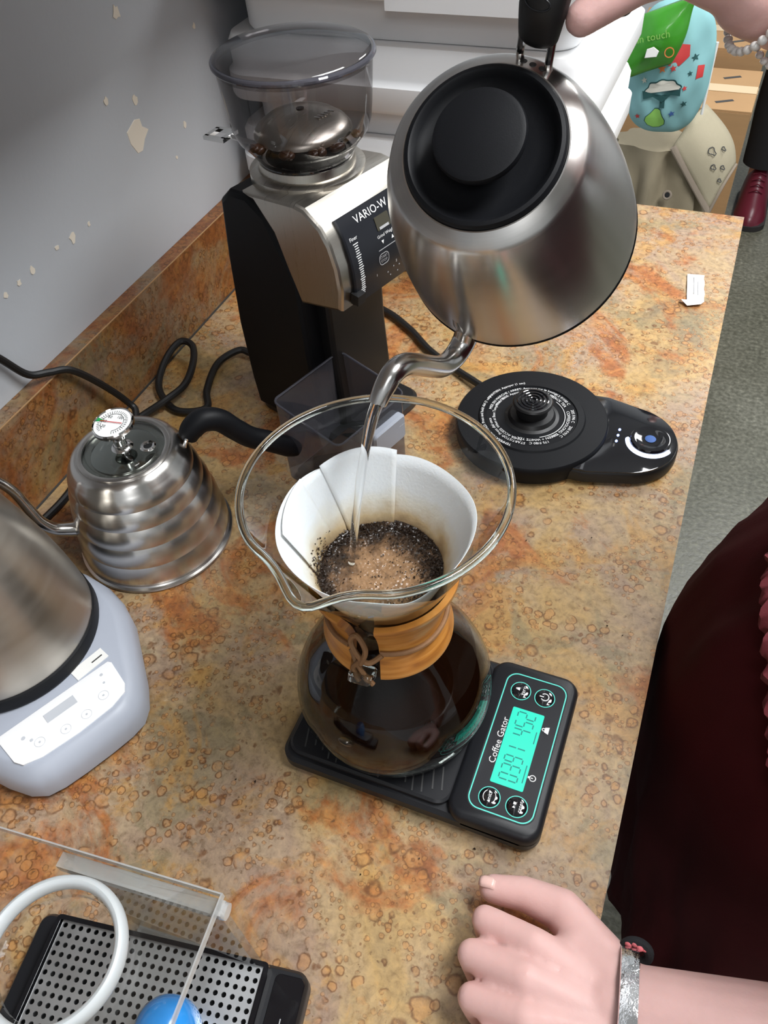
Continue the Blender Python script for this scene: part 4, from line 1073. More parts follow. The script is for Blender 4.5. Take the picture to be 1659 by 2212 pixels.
# ------------------------------------------------------------------ variable temperature kettle on its pale base
NA = math.atan2(-.43, .90)
nb = thing('control_base', 'pale grey kettle base with white button panel under the worn steel kettle', 'kettle base', (-.472, .220, 0), NA)
half = [(.1410, .012), (.1400, .030), (.1370, .043), (.1280, .053), (.1100, .063), (.0500, .0870), (.0300, .0905), (.0050, .0900), (-.0200, .0840), (-.0500, .0700), (-.0720, .0480), (-.0820, .0200)]
bpoly = [(x, -y) for x, y in half][::-1] + half
MB().stack(bpoly, [(.006, .0), (.004, .003), (.0, .005), (.0, .018), (.003, .026), (.010, .0325), (.0135, .0340)]).build('housing', 'pale_plastic', nb, smooth=50)
MB().stack(inset_poly(bpoly, .003), [(0, -.0002), (0, .004)]).build('foot_rim', 'black_rubber', nb)
ppoly = [(.0880, -.050), (.1130, -.0480), (.1200, -.0440), (.1245, -.0300), (.1262, 0), (.1245, .0300), (.1200, .0440), (.1130, .0480), (.0880, .050), (.0850, .0480), (.0850, -.0480)]
pn = MB().stack(ppoly, [(0, .0335), (0, .0348), (.001, .0352)], cap0=False).build('button_panel', 'panel_white', nb)
MB().box((.0975, -.001, .0354), (.0085, .0260, .0004)).build('display', 'print_lightgrey', pn, smooth=0)
for x, y, r in ((.112, -.0260, .0042), (.1165, -.0060, .0042), (.1165, .0120, .0042), (.111, .0300, .0042)):
    outline(MB(), circle(x, y, r, 24), .0003, .0352).build('button_ring', 'print_lightgrey', pn, smooth=0)
    MB().lathe([(0, .0353), (.0009, .0353), (.0009, .0355), (0, .0355)], 10, (x, y)).build('button_mark', 'print_lightgrey', pn, smooth=0)
for x, y, r in ((.1000, -.0340, .0016), (.1060, -.0300, .0013), (.0930, .0380, .0013), (.1010, .0360, .0010)):
    MB().lathe([(0, .0353), (r, .0353), (r, .0355), (0, .0355)], 12, (x, y)).build('indicator', 'print_lightgrey', pn, smooth=0)
st_ = MB().box((.076, .036, .0343), (.0120, .030, .0006), .10).build('sticker', 'paper_white', nb, smooth=0)
MB().box((.076, .043, .0347), (.0012, .010, .0002), .10).build('sticker_line', 'print_dark', st_, smooth=0)
wk = thing('worn_kettle', 'worn steel kettle with black bottom ring standing on the pale control base', 'kettle', (-.472, .220, .0342), NA)
MB().lathe([(0, 0), (.070, 0), (.0765, .0010), (.0775, .004), (.0765, .0140), (.0750, .0155)], 80).build('bottom_ring', 'matte_black', wk)
MB().lathe([(.0750, .0150), (.0752, .018), (.0742, .030), (.0715, .052), (.0670, .078), (.0610, .105), (.0545, .130), (.0500, .144), (.0480, .149), (.0440, .1515), (0, .1515)], 80).build('body', 'steel_worn', wk, smooth=30)
l2 = MB().lathe([(.0445, .1510), (.0440, .1545), (.040, .1580), (.020, .1610), (.010, .1615), (0, .1615)], 56).build('lid', 'matte_black', wk)
MB().lathe([(.009, .1605), (.007, .166), (.0125, .172), (.0130, .178), (.010, .181), (0, .1815)], 32).build('lid_knob', 'matte_black', l2)
ha = math.radians(-75)
def wp_(t, z): return (t * math.cos(ha), t * math.sin(ha), z)
hpp = smooth_path([wp_(.0720, .0200), wp_(.0860, .0180), wp_(.0980, .0300), wp_(.1050, .060), wp_(.1060, .100), wp_(.0980, .135), wp_(.0780, .148), wp_(.0530, .140)], 6)
MB().tube(hpp, lerp_list([.0120, .0120, .0110, .0110, .0110, .0110, .0100, .0090], len(hpp)), 16, flat=.7).build('handle', 'matte_black', wk)
# ------------------------------------------------------------------ small scale with drip tray, clear stand, tube ring, blue knob
DA = math.radians(9.5)
ds = thing('drip_scale', 'flat black scale with perforated steel drip tray on top', 'scale', (-.208, -.001, 0), DA)
MB().stack(rrect(.003, 0, .190, .138, .008, 5), [(.002, 0), (0, .003), (0, .017), (.002, .020)]).build('base', 'scale_black', ds)
MB().stack(rrect(.0865, 0, .0200, .130, .004, 4), [(0, .0199), (.0005, .0206)], cap0=False).build('control_strip', 'black_gloss', ds)
text('lettering', 'TARE', .0055, frame((.0820, .030, .0208), (.0, 1, 0), (0, 0, 1)), 'print_grey', ds)
MB().box((.0868, .030, .0208), (.0006, .022, .0002)).build('tare_line', 'print_grey', ds, smooth=0)
tr = MB(); po = rrect(0, 0, .148, .134, .003, 3)
n = len(po)
MB().stack(po, [(0, .0195), (0, .0335), (.0030, .0335), (.0030, .0290)], cap0=True, cap1=False).build('tray', 'black_gloss', ds, smooth=0)
def perforated(nx, ny, pitch, rad, z):
    b = MB(); x0 = -(nx - 1) / 2 * pitch; y0 = -(ny - 1) / 2 * pitch; h = pitch / 2
    sq = [(h, -h), (h, 0), (h, h), (0, h), (-h, h), (-h, 0), (-h, -h), (0, -h)]
    oc = [(rad * math.cos(math.radians(-45 + 45 * k)), rad * math.sin(math.radians(-45 + 45 * k))) for k in range(8)]
    for i in range(nx):
        for j in range(ny):
            cx, cy = x0 + i * pitch, y0 + j * pitch
            vs = [(cx + x, cy + y, z) for x, y in sq] + [(cx + x, cy + y, z) for x, y in oc] + [(cx + x, cy + y, z - .0012) for x, y in oc]
            fs = []
            for k in range(8):
                k2 = (k + 1) % 8; fs += [(k, k2, 8 + k2, 8 + k), (8 + k, 8 + k2, 16 + k2, 16 + k)]
            b.add(vs, fs)
    return b
perforated(25, 23, .0056, .00165, .0310).build('drip_grate', 'steel_grate', ds, smooth=0)
MB().box((0, 0, .0225), (.141, .127, .001)).build('tray_bottom', 'black_rubber', ds, smooth=0)

AA = math.radians(5.8)
as_ = thing('acrylic_stand', 'clear acrylic dripper stand straddling the drip scale', 'stand', (-.154, .081, 0), AA)
def plate_with_hole(x0, x1, y0, y1, cx, cy, r, z0, z1, n=48):
    b = MB(); outer = []
    for k in range(n):
        a = 2 * PI * k / n; dx, dy = math.cos(a), math.sin(a)
        t = min(((x1 - cx) / dx if dx > 1e-9 else (x0 - cx) / dx if dx < -1e-9 else 9), ((y1 - cy) / dy if dy > 1e-9 else (y0 - cy) / dy if dy < -1e-9 else 9))
        outer.append((cx + dx * t, cy + dy * t))
    for corner in ((x0, y0), (x0, y1), (x1, y0), (x1, y1)):
        k = min(range(n), key=lambda i: (outer[i][0] - corner[0]) ** 2 + (outer[i][1] - corner[1]) ** 2); outer[k] = corner
    inner = [(cx + r * math.cos(2 * PI * k / n), cy + r * math.sin(2 * PI * k / n)) for k in range(n)]
    vs = [(x, y, z) for z in (z0, z1) for ring in (outer, inner) for x, y in ring]; fs = []
    for k in range(n):
        j = (k + 1) % n
        fs += [(k, n + k, n + j, j), (2 * n + k, 2 * n + j, 3 * n + j, 3 * n + k), (k, j, 2 * n + j, 2 * n + k), (n + k, 3 * n + k, 3 * n + j, n + j)]
    return b.add(vs, fs)
hx, hy = rot2(-.218 + .154, .024 - .081, -AA)
plate_with_hole(-.170, 0, -.150, 0, hx, hy, .0300, .1470, .1520).build('top_plate', 'acrylic', as_, smooth=0)
MB().box((-.085, -.0005, .1495), (.170, .0009, .0054)).build('plate_edge', 'acrylic_edge', as_, smooth=0)
MB().box((.0, -.075, .1495), (.0009, .150, .0054)).build('plate_edge', 'acrylic_edge', as_, smooth=0)
MB().box((-.0475, -.0060, .0735), (.095, .0050, .147)).build('rear_panel', 'acrylic', as_, smooth=0)
MB().box((-.0475, -.0060, .1430), (.099, .0080, .0080)).build('cross_bar', 'acrylic_edge', as_, smooth=0)
MB().box((-.0475, -.0060, .0030), (.095, .0080, .0060)).build('foot_bar', 'acrylic_edge', as_, smooth=0)
MB().lathe([(0, 0), (.0045, 0), (.0045, .003), (0, .003)], 20).xf(Matrix(((0, 0, 1, .001), (1, 0, 0, -.006), (0, 1, 0, .143), (0, 0, 0, 1)))).build('bar_end', 'acrylic_edge', as_)
MB().box((-.085, -.1475, .0735), (.16, .005, .147)).build('front_panel', 'acrylic', as_, smooth=0)
sr = MB()
sr.tube([(.0345 * math.cos(2 * PI * k / 72), .0345 * math.sin(2 * PI * k / 72), 0) for k in range(72)], .0055, 14, closed=True, up=(0, 0, 1), flat=.6)
o = sr.build('silicone_ring', 'silicone'); tag(at(o, (-.218, .024, .1575)), 'milky white silicone ring lying on the clear acrylic stand', 'ring')
bl = thing('blue_knob', 'glossy bright blue rounded knob standing on the perforated drip tray', 'knob', (-.182, .021, .0312))
MB().lathe([(0, 0), (.0120, 0), (.0165, .003), (.0192, .010), (.0196, .018), (.0180, .027), (.0140, .0345), (.0080, .0390), (.003, .0403), (0, .0404)], 48).build('dome', 'blue_plastic', bl)
MB().lathe([(.0150, .0002), (.0172, .0012), (.0172, .0032), (.0160, .0034)], 48).build('foot_ring', 'blue_plastic', bl)

# ------------------------------------------------------------------ torn white tag on the counter
tg = thing('paper_tag', 'torn white paper tag lying near the far corner of the countertop', 'tag', (.0025, .966, 0), math.radians(97))
pg = MB(); P_ = []
for i in range(9):
    x = -.030 + .060 * i / 8
    P_.append([(x, -.0105 + .0006 * math.sin(i * 2), .0006 + .0012 * abs(math.sin(i * .9))), (x, .0105, .0006 + .0016 * abs(math.cos(i * .7)))])
pg.loft([[r[0], r[1]] for r in P_], cap=False, closed=False)
o = pg.build('sheet', 'paper_white', tg, smooth=30); so = o.modifiers.new('t', 'SOLIDIFY'); so.thickness = .0007
MB().box((.004, .002, .0030), (.040, .0010, .0002)).box((-.002, -.003, .0030), (.030, .0010, .0002)).build('faint_print', 'print_grey', tg, smooth=0)
MB().add([(-.030, -.010, .001), (-.040, -.006, .004), (-.036, .002, .007), (-.030, .008, .002), (-.034, -.001, .0005), (-.044, .010, .003), (-.036, .018, .006), (-.032, .020, .001)], [(0, 1, 2), (0, 2, 3), (0, 4, 1), (1, 5, 6), (2, 1, 6), (3, 2, 6), (3, 6, 7), (4, 5, 1)]).build('crumpled_end', 'paper_white', tg, smooth=0)

# ------------------------------------------------------------------ white storage boxes stacked at the counter's end
def storage_box(label, z0, hbody, hlid, latch=False):
    t = thing('storage_box', label, 'storage box', (-.3655, 1.045, z0), group='stacked white storage boxes')
    MB().stack(rrect(0, 0, .395, .290, .030, 6), [(.004, 0), (.001, .004), (0, hbody)]).build('body', 'white_plastic', t, smooth=40)
    cx = .001
    ld = MB().stack(rrect(cx, 0, .450, .336, .036, 7), [(.012, hbody - .002), (.002, hbody), (0, hbody + .004), (0, hbody + hlid * .42), (.004, hbody + hlid * .46), (.006, hbody + hlid * .52), (.0055, hbody + hlid * .88), (.010, hbody + hlid)]).build('lid', 'white_plastic', t, smooth=40)
    MB().stack(rrect(cx, 0, .410, .296, .03, 6), [(0, hbody + hlid - .001), (.004, hbody + hlid - .0035)], cap0=False).build('lid_recess', 'white_plastic', ld, smooth=40)
    if latch: MB().box((.10, -.170, hbody + .012), (.20, .012, .036)).build('latch', 'white_plastic', t, smooth=0)
    return t
storage_box('white plastic storage box at the bottom of the stack, on the countertop', 0, .119, .062)
storage_box('white plastic storage box in the middle of the stack', .182, .034, .068)
storage_box('white plastic storage box on top of the stack', .285, .045, .066, True)

# ------------------------------------------------------------------ things on the floor beyond the counter
def carton(name, label, c, s, rz=0.0, extra=None):
    t = thing(name, label, 'cardboard box', (c[0], c[1], c[2] - HC), rz, 'cardboard boxes on the floor')
    MB().box((0, 0, s[2] / 2), s).build('body', 'cardboard', t, smooth=0)
    g_ = .004
    for k in (-1, 1):
        MB().box((0, k * s[1] / 4, s[2] + .003), (s[0] + .002, s[1] / 2 - g_, .005)).build('flap', 'cardboard', t, smooth=0)
    MB().box((0, 0, s[2] + .0066), (s[0], .050, .0012)).box((s[0] / 2 + .0022, 0, s[2] - .03), (.001, .05, .07)).build('tape', 'packing_tape', t, smooth=0)
    for dx, dy in ((s[0] * .30, -s[1] * .3), (s[0] * .30, s[1] * .28)):
        MB().box((dx, dy, s[2] + .0060), (.05, .012, .0004), .5).build('ink_mark', 'print_dark', t, smooth=0)
    return t
carton('cardboard_box', 'tall brown cardboard box with taped top, beside the canvas bag', (-.155, 2.56, 0), (.38, .30, .565), -.02)
carton('cardboard_box', 'brown cardboard box behind the tall taped box', (-.16, 2.93, 0), (.38, .34, .60), .02)
carton('cardboard_box', 'low brown cardboard box that the canvas bag stands on', (-.22, 2.10, 0), (.40, .30, .30), 0)

# canvas bag with a folded-over pale mouth
cb = thing('canvas_bag', 'beige canvas tote bag with folded pale mouth and eyelet, behind the counter', 'bag', (-.160, 2.10, .308 - HC))
rings = []; N_ = 64
for i in range(15):
    u = i / 14; z = u * .30
    ring = []
    for k in range(N_):
        a = 2 * PI * k / N_
        fold = ((.014 + .008 * u) * math.sin(8 * a + 2.6 * u) + .008 * math.sin(13 * a - 4 * u)) * (1 - .7 * max(0, u - .75) * 4)
        rx = .135 - .022 * u + fold; ry = .085 - .020 * u + fold * .8
        ring.append((rx * math.cos(a), ry * math.sin(a), z))
    rings.append(ring)
MB().loft(rings).build('bag_body', 'canvas', cb, smooth=70)
# the flared mouth flap on the right
def flap_pt(u, v):
    # u along the mouth, v out over the edge
    p = Vector((.035, -.075, .318)).lerp(Vector((.150, -.060, .160)), u)
    q = Vector((.085, .020, .385)).lerp(Vector((.185, .020, .250)), u)
    r_ = p.lerp(q, v); r_.y -= .030 * math.sin(PI * v) * (.5 + .5 * math.sin(PI * u)); r_.z += .015 * math.sin(PI * v); r_.x += .022 * math.sin(PI * u) * v
    return r_
MB().loft([[tuple(flap_pt(i / 12, j / 8)) for j in range(9)] for i in range(13)], cap=False, closed=False).build('mouth_flap', 'canvas_pale', cb, smooth=70)
fo = cb.children[-1]; so = fo.modifiers.new('t', 'SOLIDIFY'); so.thickness = .004
MB().tube([flap_pt(i / 14, 0) for i in range(15)], .0085, 10, flat=.5).build('mouth_band', 'canvas_trim', cb)
MB().tube([flap_pt(1, j / 8) for j in range(9)] , .004, 8).build('mouth_hem', 'canvas_trim', cb)
for u, v, s in ((.45, .55, .022), (.62, .45, .014), (.55, .75, .012), (.75, .6, .012), (.85, .45, .010)):
    p = flap_pt(u, v); n_ = (flap_pt(u + .02, v) - p).cross(flap_pt(u, v + .02) - p).normalized()
    if n_.y > 0: n_ = -n_
    M = frame(p + n_ * .004, (.8, 0, -.6), n_)
    MB().tube([M @ Vector((s * .5 * math.cos(2 * PI * k / 14), s * .32 * math.sin(2 * PI * k / 14) * (1 + .4 * math.cos(6 * PI * k / 14)), 0)) for k in range(14)], .0012, 5, closed=True).build('ink_drawing', 'print_dark', cb, smooth=0)
Me = frame((.045, -.0855, .205), (1, -.15, 0), (.1, -1, .35))
MB().tube([Me @ Vector((.009 * math.cos(2 * PI * k / 20), .009 * math.sin(2 * PI * k / 20), 0)) for k in range(20)], .003, 8, closed=True).build('eyelet', 'canvas_trim', cb)
MB().lathe([(0, 0), (.0075, 0), (.0075, .001), (0, .001)], 18).xf(Me).build('eyelet_hole', 'black_rubber', cb)

# teal printed bag lying on top, with a green snack bag in front
TBx, TBy, TBz = -.165, 2.02, -.112
tb = thing('printed_bag', 'pale teal drawstring bag printed with vegetables and stars, on the canvas bag', 'bag', (TBx, TBy, TBz - .13))
def wrinkle(x, z): return .0045 * math.sin(38 * x + 24 * z) + .0030 * math.sin(90 * x - 55 * z) + .0022 * math.sin(60 * z + 140 * x)
def tb_half(t): return .090 * math.sin(t) ** .55 + .0005
def pill(x, z):
    """front surface depth of the pouch at x,z"""
    t = math.acos(max(-1, min(1, (.13 - z) / .135))); hw = tb_half(t)
    return -.055 * math.sqrt(max(0, 1 - min(1, (x / hw) ** 2))) * math.sin(t) ** .8 + wrinkle(x, z) * math.sin(t)
rings = []
for i in range(29):
    t = PI * i / 28; ring = []
    z = .13 - .135 * math.cos(t); hw = tb_half(t)
    for k in range(56):
        a = 2 * PI * k / 56; x = hw * math.cos(a)
        ring.append((x, -.055 * math.sin(a) * math.sin(t) ** .8 + wrinkle(x, z) * math.sin(t), z))
    rings.append(ring)
MB().loft(rings).build('pouch', 'teal_fabric', tb, smooth=70)
def decal(name, poly, mat, cx, cz, s, rot=0.0, off=.0022):
    pts = []
    for a, b_ in poly:
        a, b_ = rot2(a * s, b_ * s, rot); pts.append((cx + a, cz + b_))
    m = len(pts); ctr = (sum(p[0] for p in pts) / m, sum(p[1] for p in pts) / m)
    vs = [(x, pill(x, z) - off, z) for x, z in pts] + [(ctr[0] + (x - ctr[0]) * .5, pill(ctr[0] + (x - ctr[0]) * .5, ctr[1] + (z - ctr[1]) * .5) - off, ctr[1] + (z - ctr[1]) * .5) for x, z in pts] + [(ctr[0], pill(*ctr) - off, ctr[1])]
    fs = []
    for k in range(m):
        j = (k + 1) % m; fs += [(k, j, m + j, m + k), (m + k, m + j, 2 * m)]
    return MB().add(vs, fs).build(name, mat, tb, smooth=70)
star = [(math.cos(PI / 2 + PI * k / 5) * (1 if k % 2 == 0 else .42), math.sin(PI / 2 + PI * k / 5) * (1 if k % 2 == 0 else .42)) for k in range(10)]
caul = [(math.cos(a) * (1 + .06 * math.sin(9 * a)), math.sin(a) * .62 * (1 + .06 * math.sin(9 * a))) for a in [PI * k / 24 for k in range(25)]]
pear = [(0, 1.0), (-.28, .92), (-.45, .62), (-.62, .35), (-.95, -.05), (-1.0, -.5), (-.6, -.85), (0, -.95), (.6, -.85), (1.0, -.5), (.95, -.05), (.62, .35), (.42, .65), (.28, .92)]
leaf = [(0, 0), (-.5, .35), (-1.05, .30), (-1.1, .75), (-.55, .50), (0, .35), (.55, .50), (1.1, .75), (1.05, .30), (.5, .35)]
# prints given as (x, height) measured from the bag's own foot
def D(x, z): return (x - TBx, z - (TBz - .13))
cx, cz = D(-.167, -.140)
decal('cauliflower_print', [(x * 1.07, z * 1.10) for x, z in caul], 'leaf_dark', cx, cz, .037, .25, .0018)
decal('cauliflower_print', caul, 'cauli_cream', cx, cz, .037, .25, .0040)
decal('leaf_print', leaf, 'leaf_dark', cx + .002, cz - .024, .038, .2, .0052)
decal('stalk_print', [(-.3, 0), (.3, 0), (.3, -1), (-.3, -1)][::-1], 'leaf_dark', cx + .002, cz - .020, .018, .1, .0026)
px_, pz_ = D(-.174, -.203)
decal('pear_print', [(x * 1.08, z * 1.08) for x, z in pear], 'leaf_dark', px_, pz_, .022, -.1, .0022)
decal('pear_print', pear, 'pear_green', px_, pz_, .022, -.1, .0034)
decal('red_print', [(-1, -.3), (-.2, -.7), (.7, -.4), (1, .4), (.3, .8), (-.6, .4)], 'print_red', *D(-.146, -.066), .026, .5)
decal('red_print', [(-.5, -1), (.5, -1), (.6, .8), (-.4, 1)], 'print_red', *D(-.098, -.098), .013, .1)
for x, z, s, m_ in ((-.177, -.094, .010, 'print_orange'), (-.153, -.089, .008, 'print_red'), (-.220, -.101, .008, 'print_red'), (-.113, -.070, .008, 'leaf_dark'), (-.117, -.101, .006, 'leaf_dark'), (-.118, -.165, .008, 'leaf_dark'), (-.140, -.190, .008, 'print_blue'), (-.215, -.205, .007, 'print_red'), (-.212, -.125, .007, 'cauli_cream'), (-.122, -.130, .006, 'print_red')):
    decal('star_print', star, m_, *D(x, z), s, .3)
MB().tube([(.088, -.002, .13 + .03 * k) for k in (-3, -2, -1, 0, 1, 2)], .003, 8).build('drawstring', 'paper_white', tb)
gb = thing('snack_bag', 'shiny green snack bag lying over the teal printed bag', 'snack bag', (-.218, 1.925, -.092))
rings = []
for i in range(17):
    u = i / 16; z = .13 * u; ring = []
    hw = .062 + .006 * math.sin(5 * u); th_ = .028 * math.sin(PI * min(1, u * .9 + .05)) + .002
    for k in range(36):
        a = 2 * PI * k / 36; x = hw * math.cos(a); ring.append((x + .25 * z, -.1 * z * 0 + th_ * -math.sin(a) + .003 * math.sin(60 * x + 50 * z), z + .38 * x))
    rings.append(ring)
MB().loft(rings).build('pouch', 'green_film', gb, smooth=70)
Mg = frame((.022, -.0300, .070), (1, 0, .25), (0, -1, .1))
text('lettering', 'in touch', .020, Mg @ Matrix.Translation((0, .012, .004)), 'pear_green', gb)
MB().stack([(x, z) for x, z in [(-.014, -.008), (.010, -.010), (.016, .000), (.006, .010), (-.008, .008)]], [(0, 0), (.001, .001)]).xf(Mg @ Matrix.Translation((-.006, -.016, .004))).build('white_patch', 'paper_white', gb, smooth=0)
outline(MB(), circle(0, 0, .010, 20), .002, 0).xf(Mg @ Matrix.Translation((.030, -.022, .004))).build('red_seal', 'print_orange', gb, smooth=0)
# ------------------------------------------------------------------ the person pouring
b = MB()
def caps(chain):
    for (p0, r0), (p1, r1) in zip(chain, chain[1:]): b.capsule(p0, p1, r0, r1, 18, 5)
Z = lambda x, y, z: (x, y, z + HC)
# left fist resting on the counter: proximal phalanx up to the bent knuckle, then folded under
fingers = [  # mcp, pip, dip, tip
    ((Z(0.0050, .1430, .0470), 0.0101), (Z(-0.0275, .1490, .0350), 0.0090), (Z(-0.0210, .1420, .0130), 0.0079), (Z(-0.0020, .1400, .0110), 0.0072)),
    ((Z(0.0050, .1235, .0500), 0.0104), (Z(-0.0295, .1265, .0365), 0.0093), (Z(-0.0230, .1220, .0130), 0.0081), (Z(-0.0025, .1210, .0110), 0.0074)),
    ((Z(0.0100, .1040, .0480), 0.0101), (Z(-0.0225, .1045, .0350), 0.0090), (Z(-0.0170, .1020, .0125), 0.0078), (Z(0.0020, .1020, .0108), 0.0072)),
    ((Z(0.0180, .0870, .0440), 0.0094), (Z(-0.0110, .0850, .0320), 0.0081), (Z(-0.0060, .0850, .0115), 0.0072), (Z(0.0110, .0860, .0100), 0.0067))]
for ch in fingers: caps(ch)
thumb = [(Z(.0470, .1500, .0380), .0170), (Z(.0170, .1725, .0320), .0135), (Z(-.0080, .1750, .0275), .0112), (Z(-.0290, .1720, .0230), .0094)]
caps(thumb)
wrist = Z(.0640, .1335, .0420)
for ch in fingers: b.capsule(ch[0][0], Z(.0520, .1180 + (ch[0][0][1] - .115) * .45, .0420), .0102, .0165, 16, 5)
b.capsule(Z(.018, .135, .0350), Z(.045, .133, .0390), .0160, .0180, 16, 5)
b.capsule(Z(.022, .105, .0340), Z(.045, .118, .0380), .0145, .0170, 16, 5)
b.capsule(Z(.030, .150, .0380), Z(.055, .140, .0410), .0150, .0200, 16, 5)
caps([(Z(.0560, .1300, .0410), .0215), (Z(.0680, .1330, .0430), .0225), (Z(.1500, .1420, .0550), .0300), (Z(.2500, .1500, .0800), .0370), (Z(.3000, .1550, .1050), .0400), (Z(.3150, .1900, .2200), .0430), (Z(.3050, .2300, .3800), .0500)])
caps([(Z(.0560, .1180, .0400), .0190), (Z(.0680, .1220, .0410), .0205), (Z(.1500, .1320, .0530), .0280)])
# right hand closed on the kettle grip
def K(w, m, s): return tuple(MK @ Vector((w, m, s)))
th2 = [(K(.1100, -.042, .134), .0140), (K(.0960, -.0330, .1390), .0118), (K(.0800, -.0250, .1405), .0098), (K(.0690, -.0180, .1400), .0086)]
caps(th2)
for s_, w_, dd in ((.1600, .1010, 0), (.1430, .1215, 1), (.1240, .1295, 2), (.1040, .1330, 3)):
    base = (w_ + .012, -.030, s_ + .002); out = (w_ + .026, .000, s_ + .006); rnd = (w_ + .010, .0225, s_); tp = (w_ - .014, .0215, s_ - .004); te = (w_ - .024, .0100, s_ - .008)
    caps([(K(*base), .0105), (K(*out), .0100), (K(*rnd), .0094), (K(*tp), .0086), (K(*te), .0076)])
    b.capsule(K(*base), K(.120, -.068, .126), .0120, .0150, 16, 5)
b.capsule(K(.1120, -.040, .136), K(.119, -.072, .124), .0140, .0165, 16, 5)
RW = Vector(K(.1200, -.080, .117))
RE = Vector(Z(.225, .640, .360)); RS = Vector(Z(.300, .560, .470))
caps([(tuple(RW), .0190), (tuple(RW.lerp(RE, .12)), .0215), (tuple(RW.lerp(RE, .55)), .0320), (tuple(RE), .0370), (tuple(RE.lerp(RS, .5)), .0430), (tuple(RS), .0500)])
# trunk, neck, head, legs
LS = Vector(Z(.3050, .2300, .4300))
caps([(tuple(LS), .0520), (Z(.300, .395, .450), .0700), (tuple(RS), .0520)])
b.ellipsoid(Z(.300, .395, .300), (.090, .130, .190), 28, 16)
b.ellipsoid(Z(.275, .400, .080), (.095, .130, .160), 28, 16)
b.ellipsoid(Z(.265, .425, -.080), (.100, .130, .120), 28, 16)
caps([(Z(.310, .395, .480), .0540), (Z(.290, .395, .570), .0500)])
HD = Vector(Z(.265, .395, .680))
b.ellipsoid(HD, (.092, .074, .112), 28, 18)
b.ellipsoid(HD + Vector((-.030, 0, -.060)), (.058, .055, .055), 24, 14)
b.capsule(HD + Vector((-.088, 0, .012)), HD + Vector((-.106, 0, -.020)), .0085, .0130, 12, 4)      # nose
for s in (-1, 1):
    b.ellipsoid(HD + Vector((.005, .074 * s, -.008)), (.016, .008, .030), 12, 8)                   # ears
    b.ellipsoid(HD + Vector((-.083, .030 * s, -.020)), (.016, .022, .018), 12, 8)                  # cheeks
    b.ellipsoid(HD + Vector((-.086, .030 * s, .028)), (.010, .024, .007), 12, 8)                   # brows
b.ellipsoid(HD + Vector((-.088, 0, -.052)), (.010, .024, .005), 12, 8)
b.ellipsoid(HD + Vector((-.087, 0, -.063)), (.010, .020, .006), 12, 8)
for s in (-1, 1):
    caps([(Z(.262, .432 + .060 * s, -.15), .072), (Z(.290, .430 + .070 * s, -.47), .056), (Z(.330, .440 + .070 * s, -.60), .052), (Z(.345, .440 + .070 * s, -.83), .034), (Z(.345, .440 + .070 * s, -.870), .034)])
me = remeshed(b, .0022, 3, .5, 'person')
person = link('person', me, 'skin')
tag(person, 'person in a dark maroon dress pouring a kettle, one fist on the countertop', 'person')

def nail(p, x, n, sx, sy):
    M = frame(p, x, n); q = MB()
    rings = []
    for i in range(5):
        u = -1 + 2 * i / 4; rings.append([tuple(M @ Vector((sx * u * (1 if abs(u) < 1 else .95), sy * v * (1 - .25 * (u > .6)), -.0022 * v * v - .0006 * u * u))) for v in (-1, -.5, 0, .5, 1)])
    o = q.loft(rings, cap=False, closed=False).build('nail', 'nail', person, smooth=60)
    s_ = o.modifiers.new('t', 'SOLIDIFY'); s_.thickness = .0006; s_.offset = 0
nail(Z(-.0335, .1740, .0318), (-.96, -.05, -.22), (-.25, .35, .90), .0058, .0048)

# dress: gathered skirt, bodice, sleeves
def ring_at(cx, cy, rx, ry, z, fold, ph, n=120):
    out = []
    for k in range(n):
        a = 2 * PI * k / n
        f = fold * (math.sin(11 * a + ph) + .6 * math.sin(17 * a - 1.7 * ph) + .4 * math.sin(29 * a + 3 * ph))
        out.append((cx + (rx + f) * math.cos(a), cy + (ry + f) * math.sin(a), z + HC))
    return out
lv = [(.245, .450, .160, .190, -.560, .0060), (.242, .448, .162, .192, -.460, .0060), (.236, .444, .170, .190, -.300, .0055), (.228, .436, .176, .192, -.160, .0035), (.224, .434, .1760, .194, -.060, .0016), (.223, .432, .1755, .194, -.020, .0014),
      (.225, .430, .1750, .188, .015, .0016), (.234, .426, .1660, .176, .090, .0030), (.254, .420, .1480, .160, .160, .0028), (.276, .410, .126, .150, .230, .0020), (.290, .402, .118, .150, .310, .0014), (.298, .396, .110, .150, .380, .0010), (.302, .396, .088, .140, .440, .0008), (.303, .396, .066, .090, .500, .0004)]
rings = []
for i, (cx, cy, rx, ry, z, fo_) in enumerate(lv):
    if i: 
        p = lv[i - 1]
        for t in (.33, .66): rings.append(ring_at(*[p[j] + (lv[i][j] - p[j]) * t for j in range(4)], p[4] + (z - p[4]) * t, p[5] + (fo_ - p[5]) * t, (p[4] + (z - p[4]) * t) * 6))
    rings.append(ring_at(cx, cy, rx, ry, z, fo_, z * 6))
dr = MB().loft(rings, cap=False).build('dress', 'maroon_cloth', person, smooth=80)
so = dr.modifiers.new('t', 'SOLIDIFY'); so.thickness = .002
sl_ = MB().tube(smooth_path([Z(.302, .310, .462), Z(.3050, .245, .440), Z(.3080, .222, .36), Z(.3130, .200, .26), Z(.3150, .188, .20)], 6), lerp_list([.070, .074, .068, .064, .066], 25), 28, cap=False).build('sleeve', 'maroon_cloth', dr, smooth=80)
so = sl_.modifiers.new('t', 'SOLIDIFY'); so.thickness = .002
sl_ = MB().tube(smooth_path([Z(.301, .480, .462), tuple(RS), tuple(RS.lerp(RE, .4)), tuple(RS.lerp(RE, .75))], 6), lerp_list([.070, .072, .062, .064], 19), 28, cap=False).build('sleeve', 'maroon_cloth', dr, smooth=80)
so = sl_.modifiers.new('t', 'SOLIDIFY'); so.thickness = .002
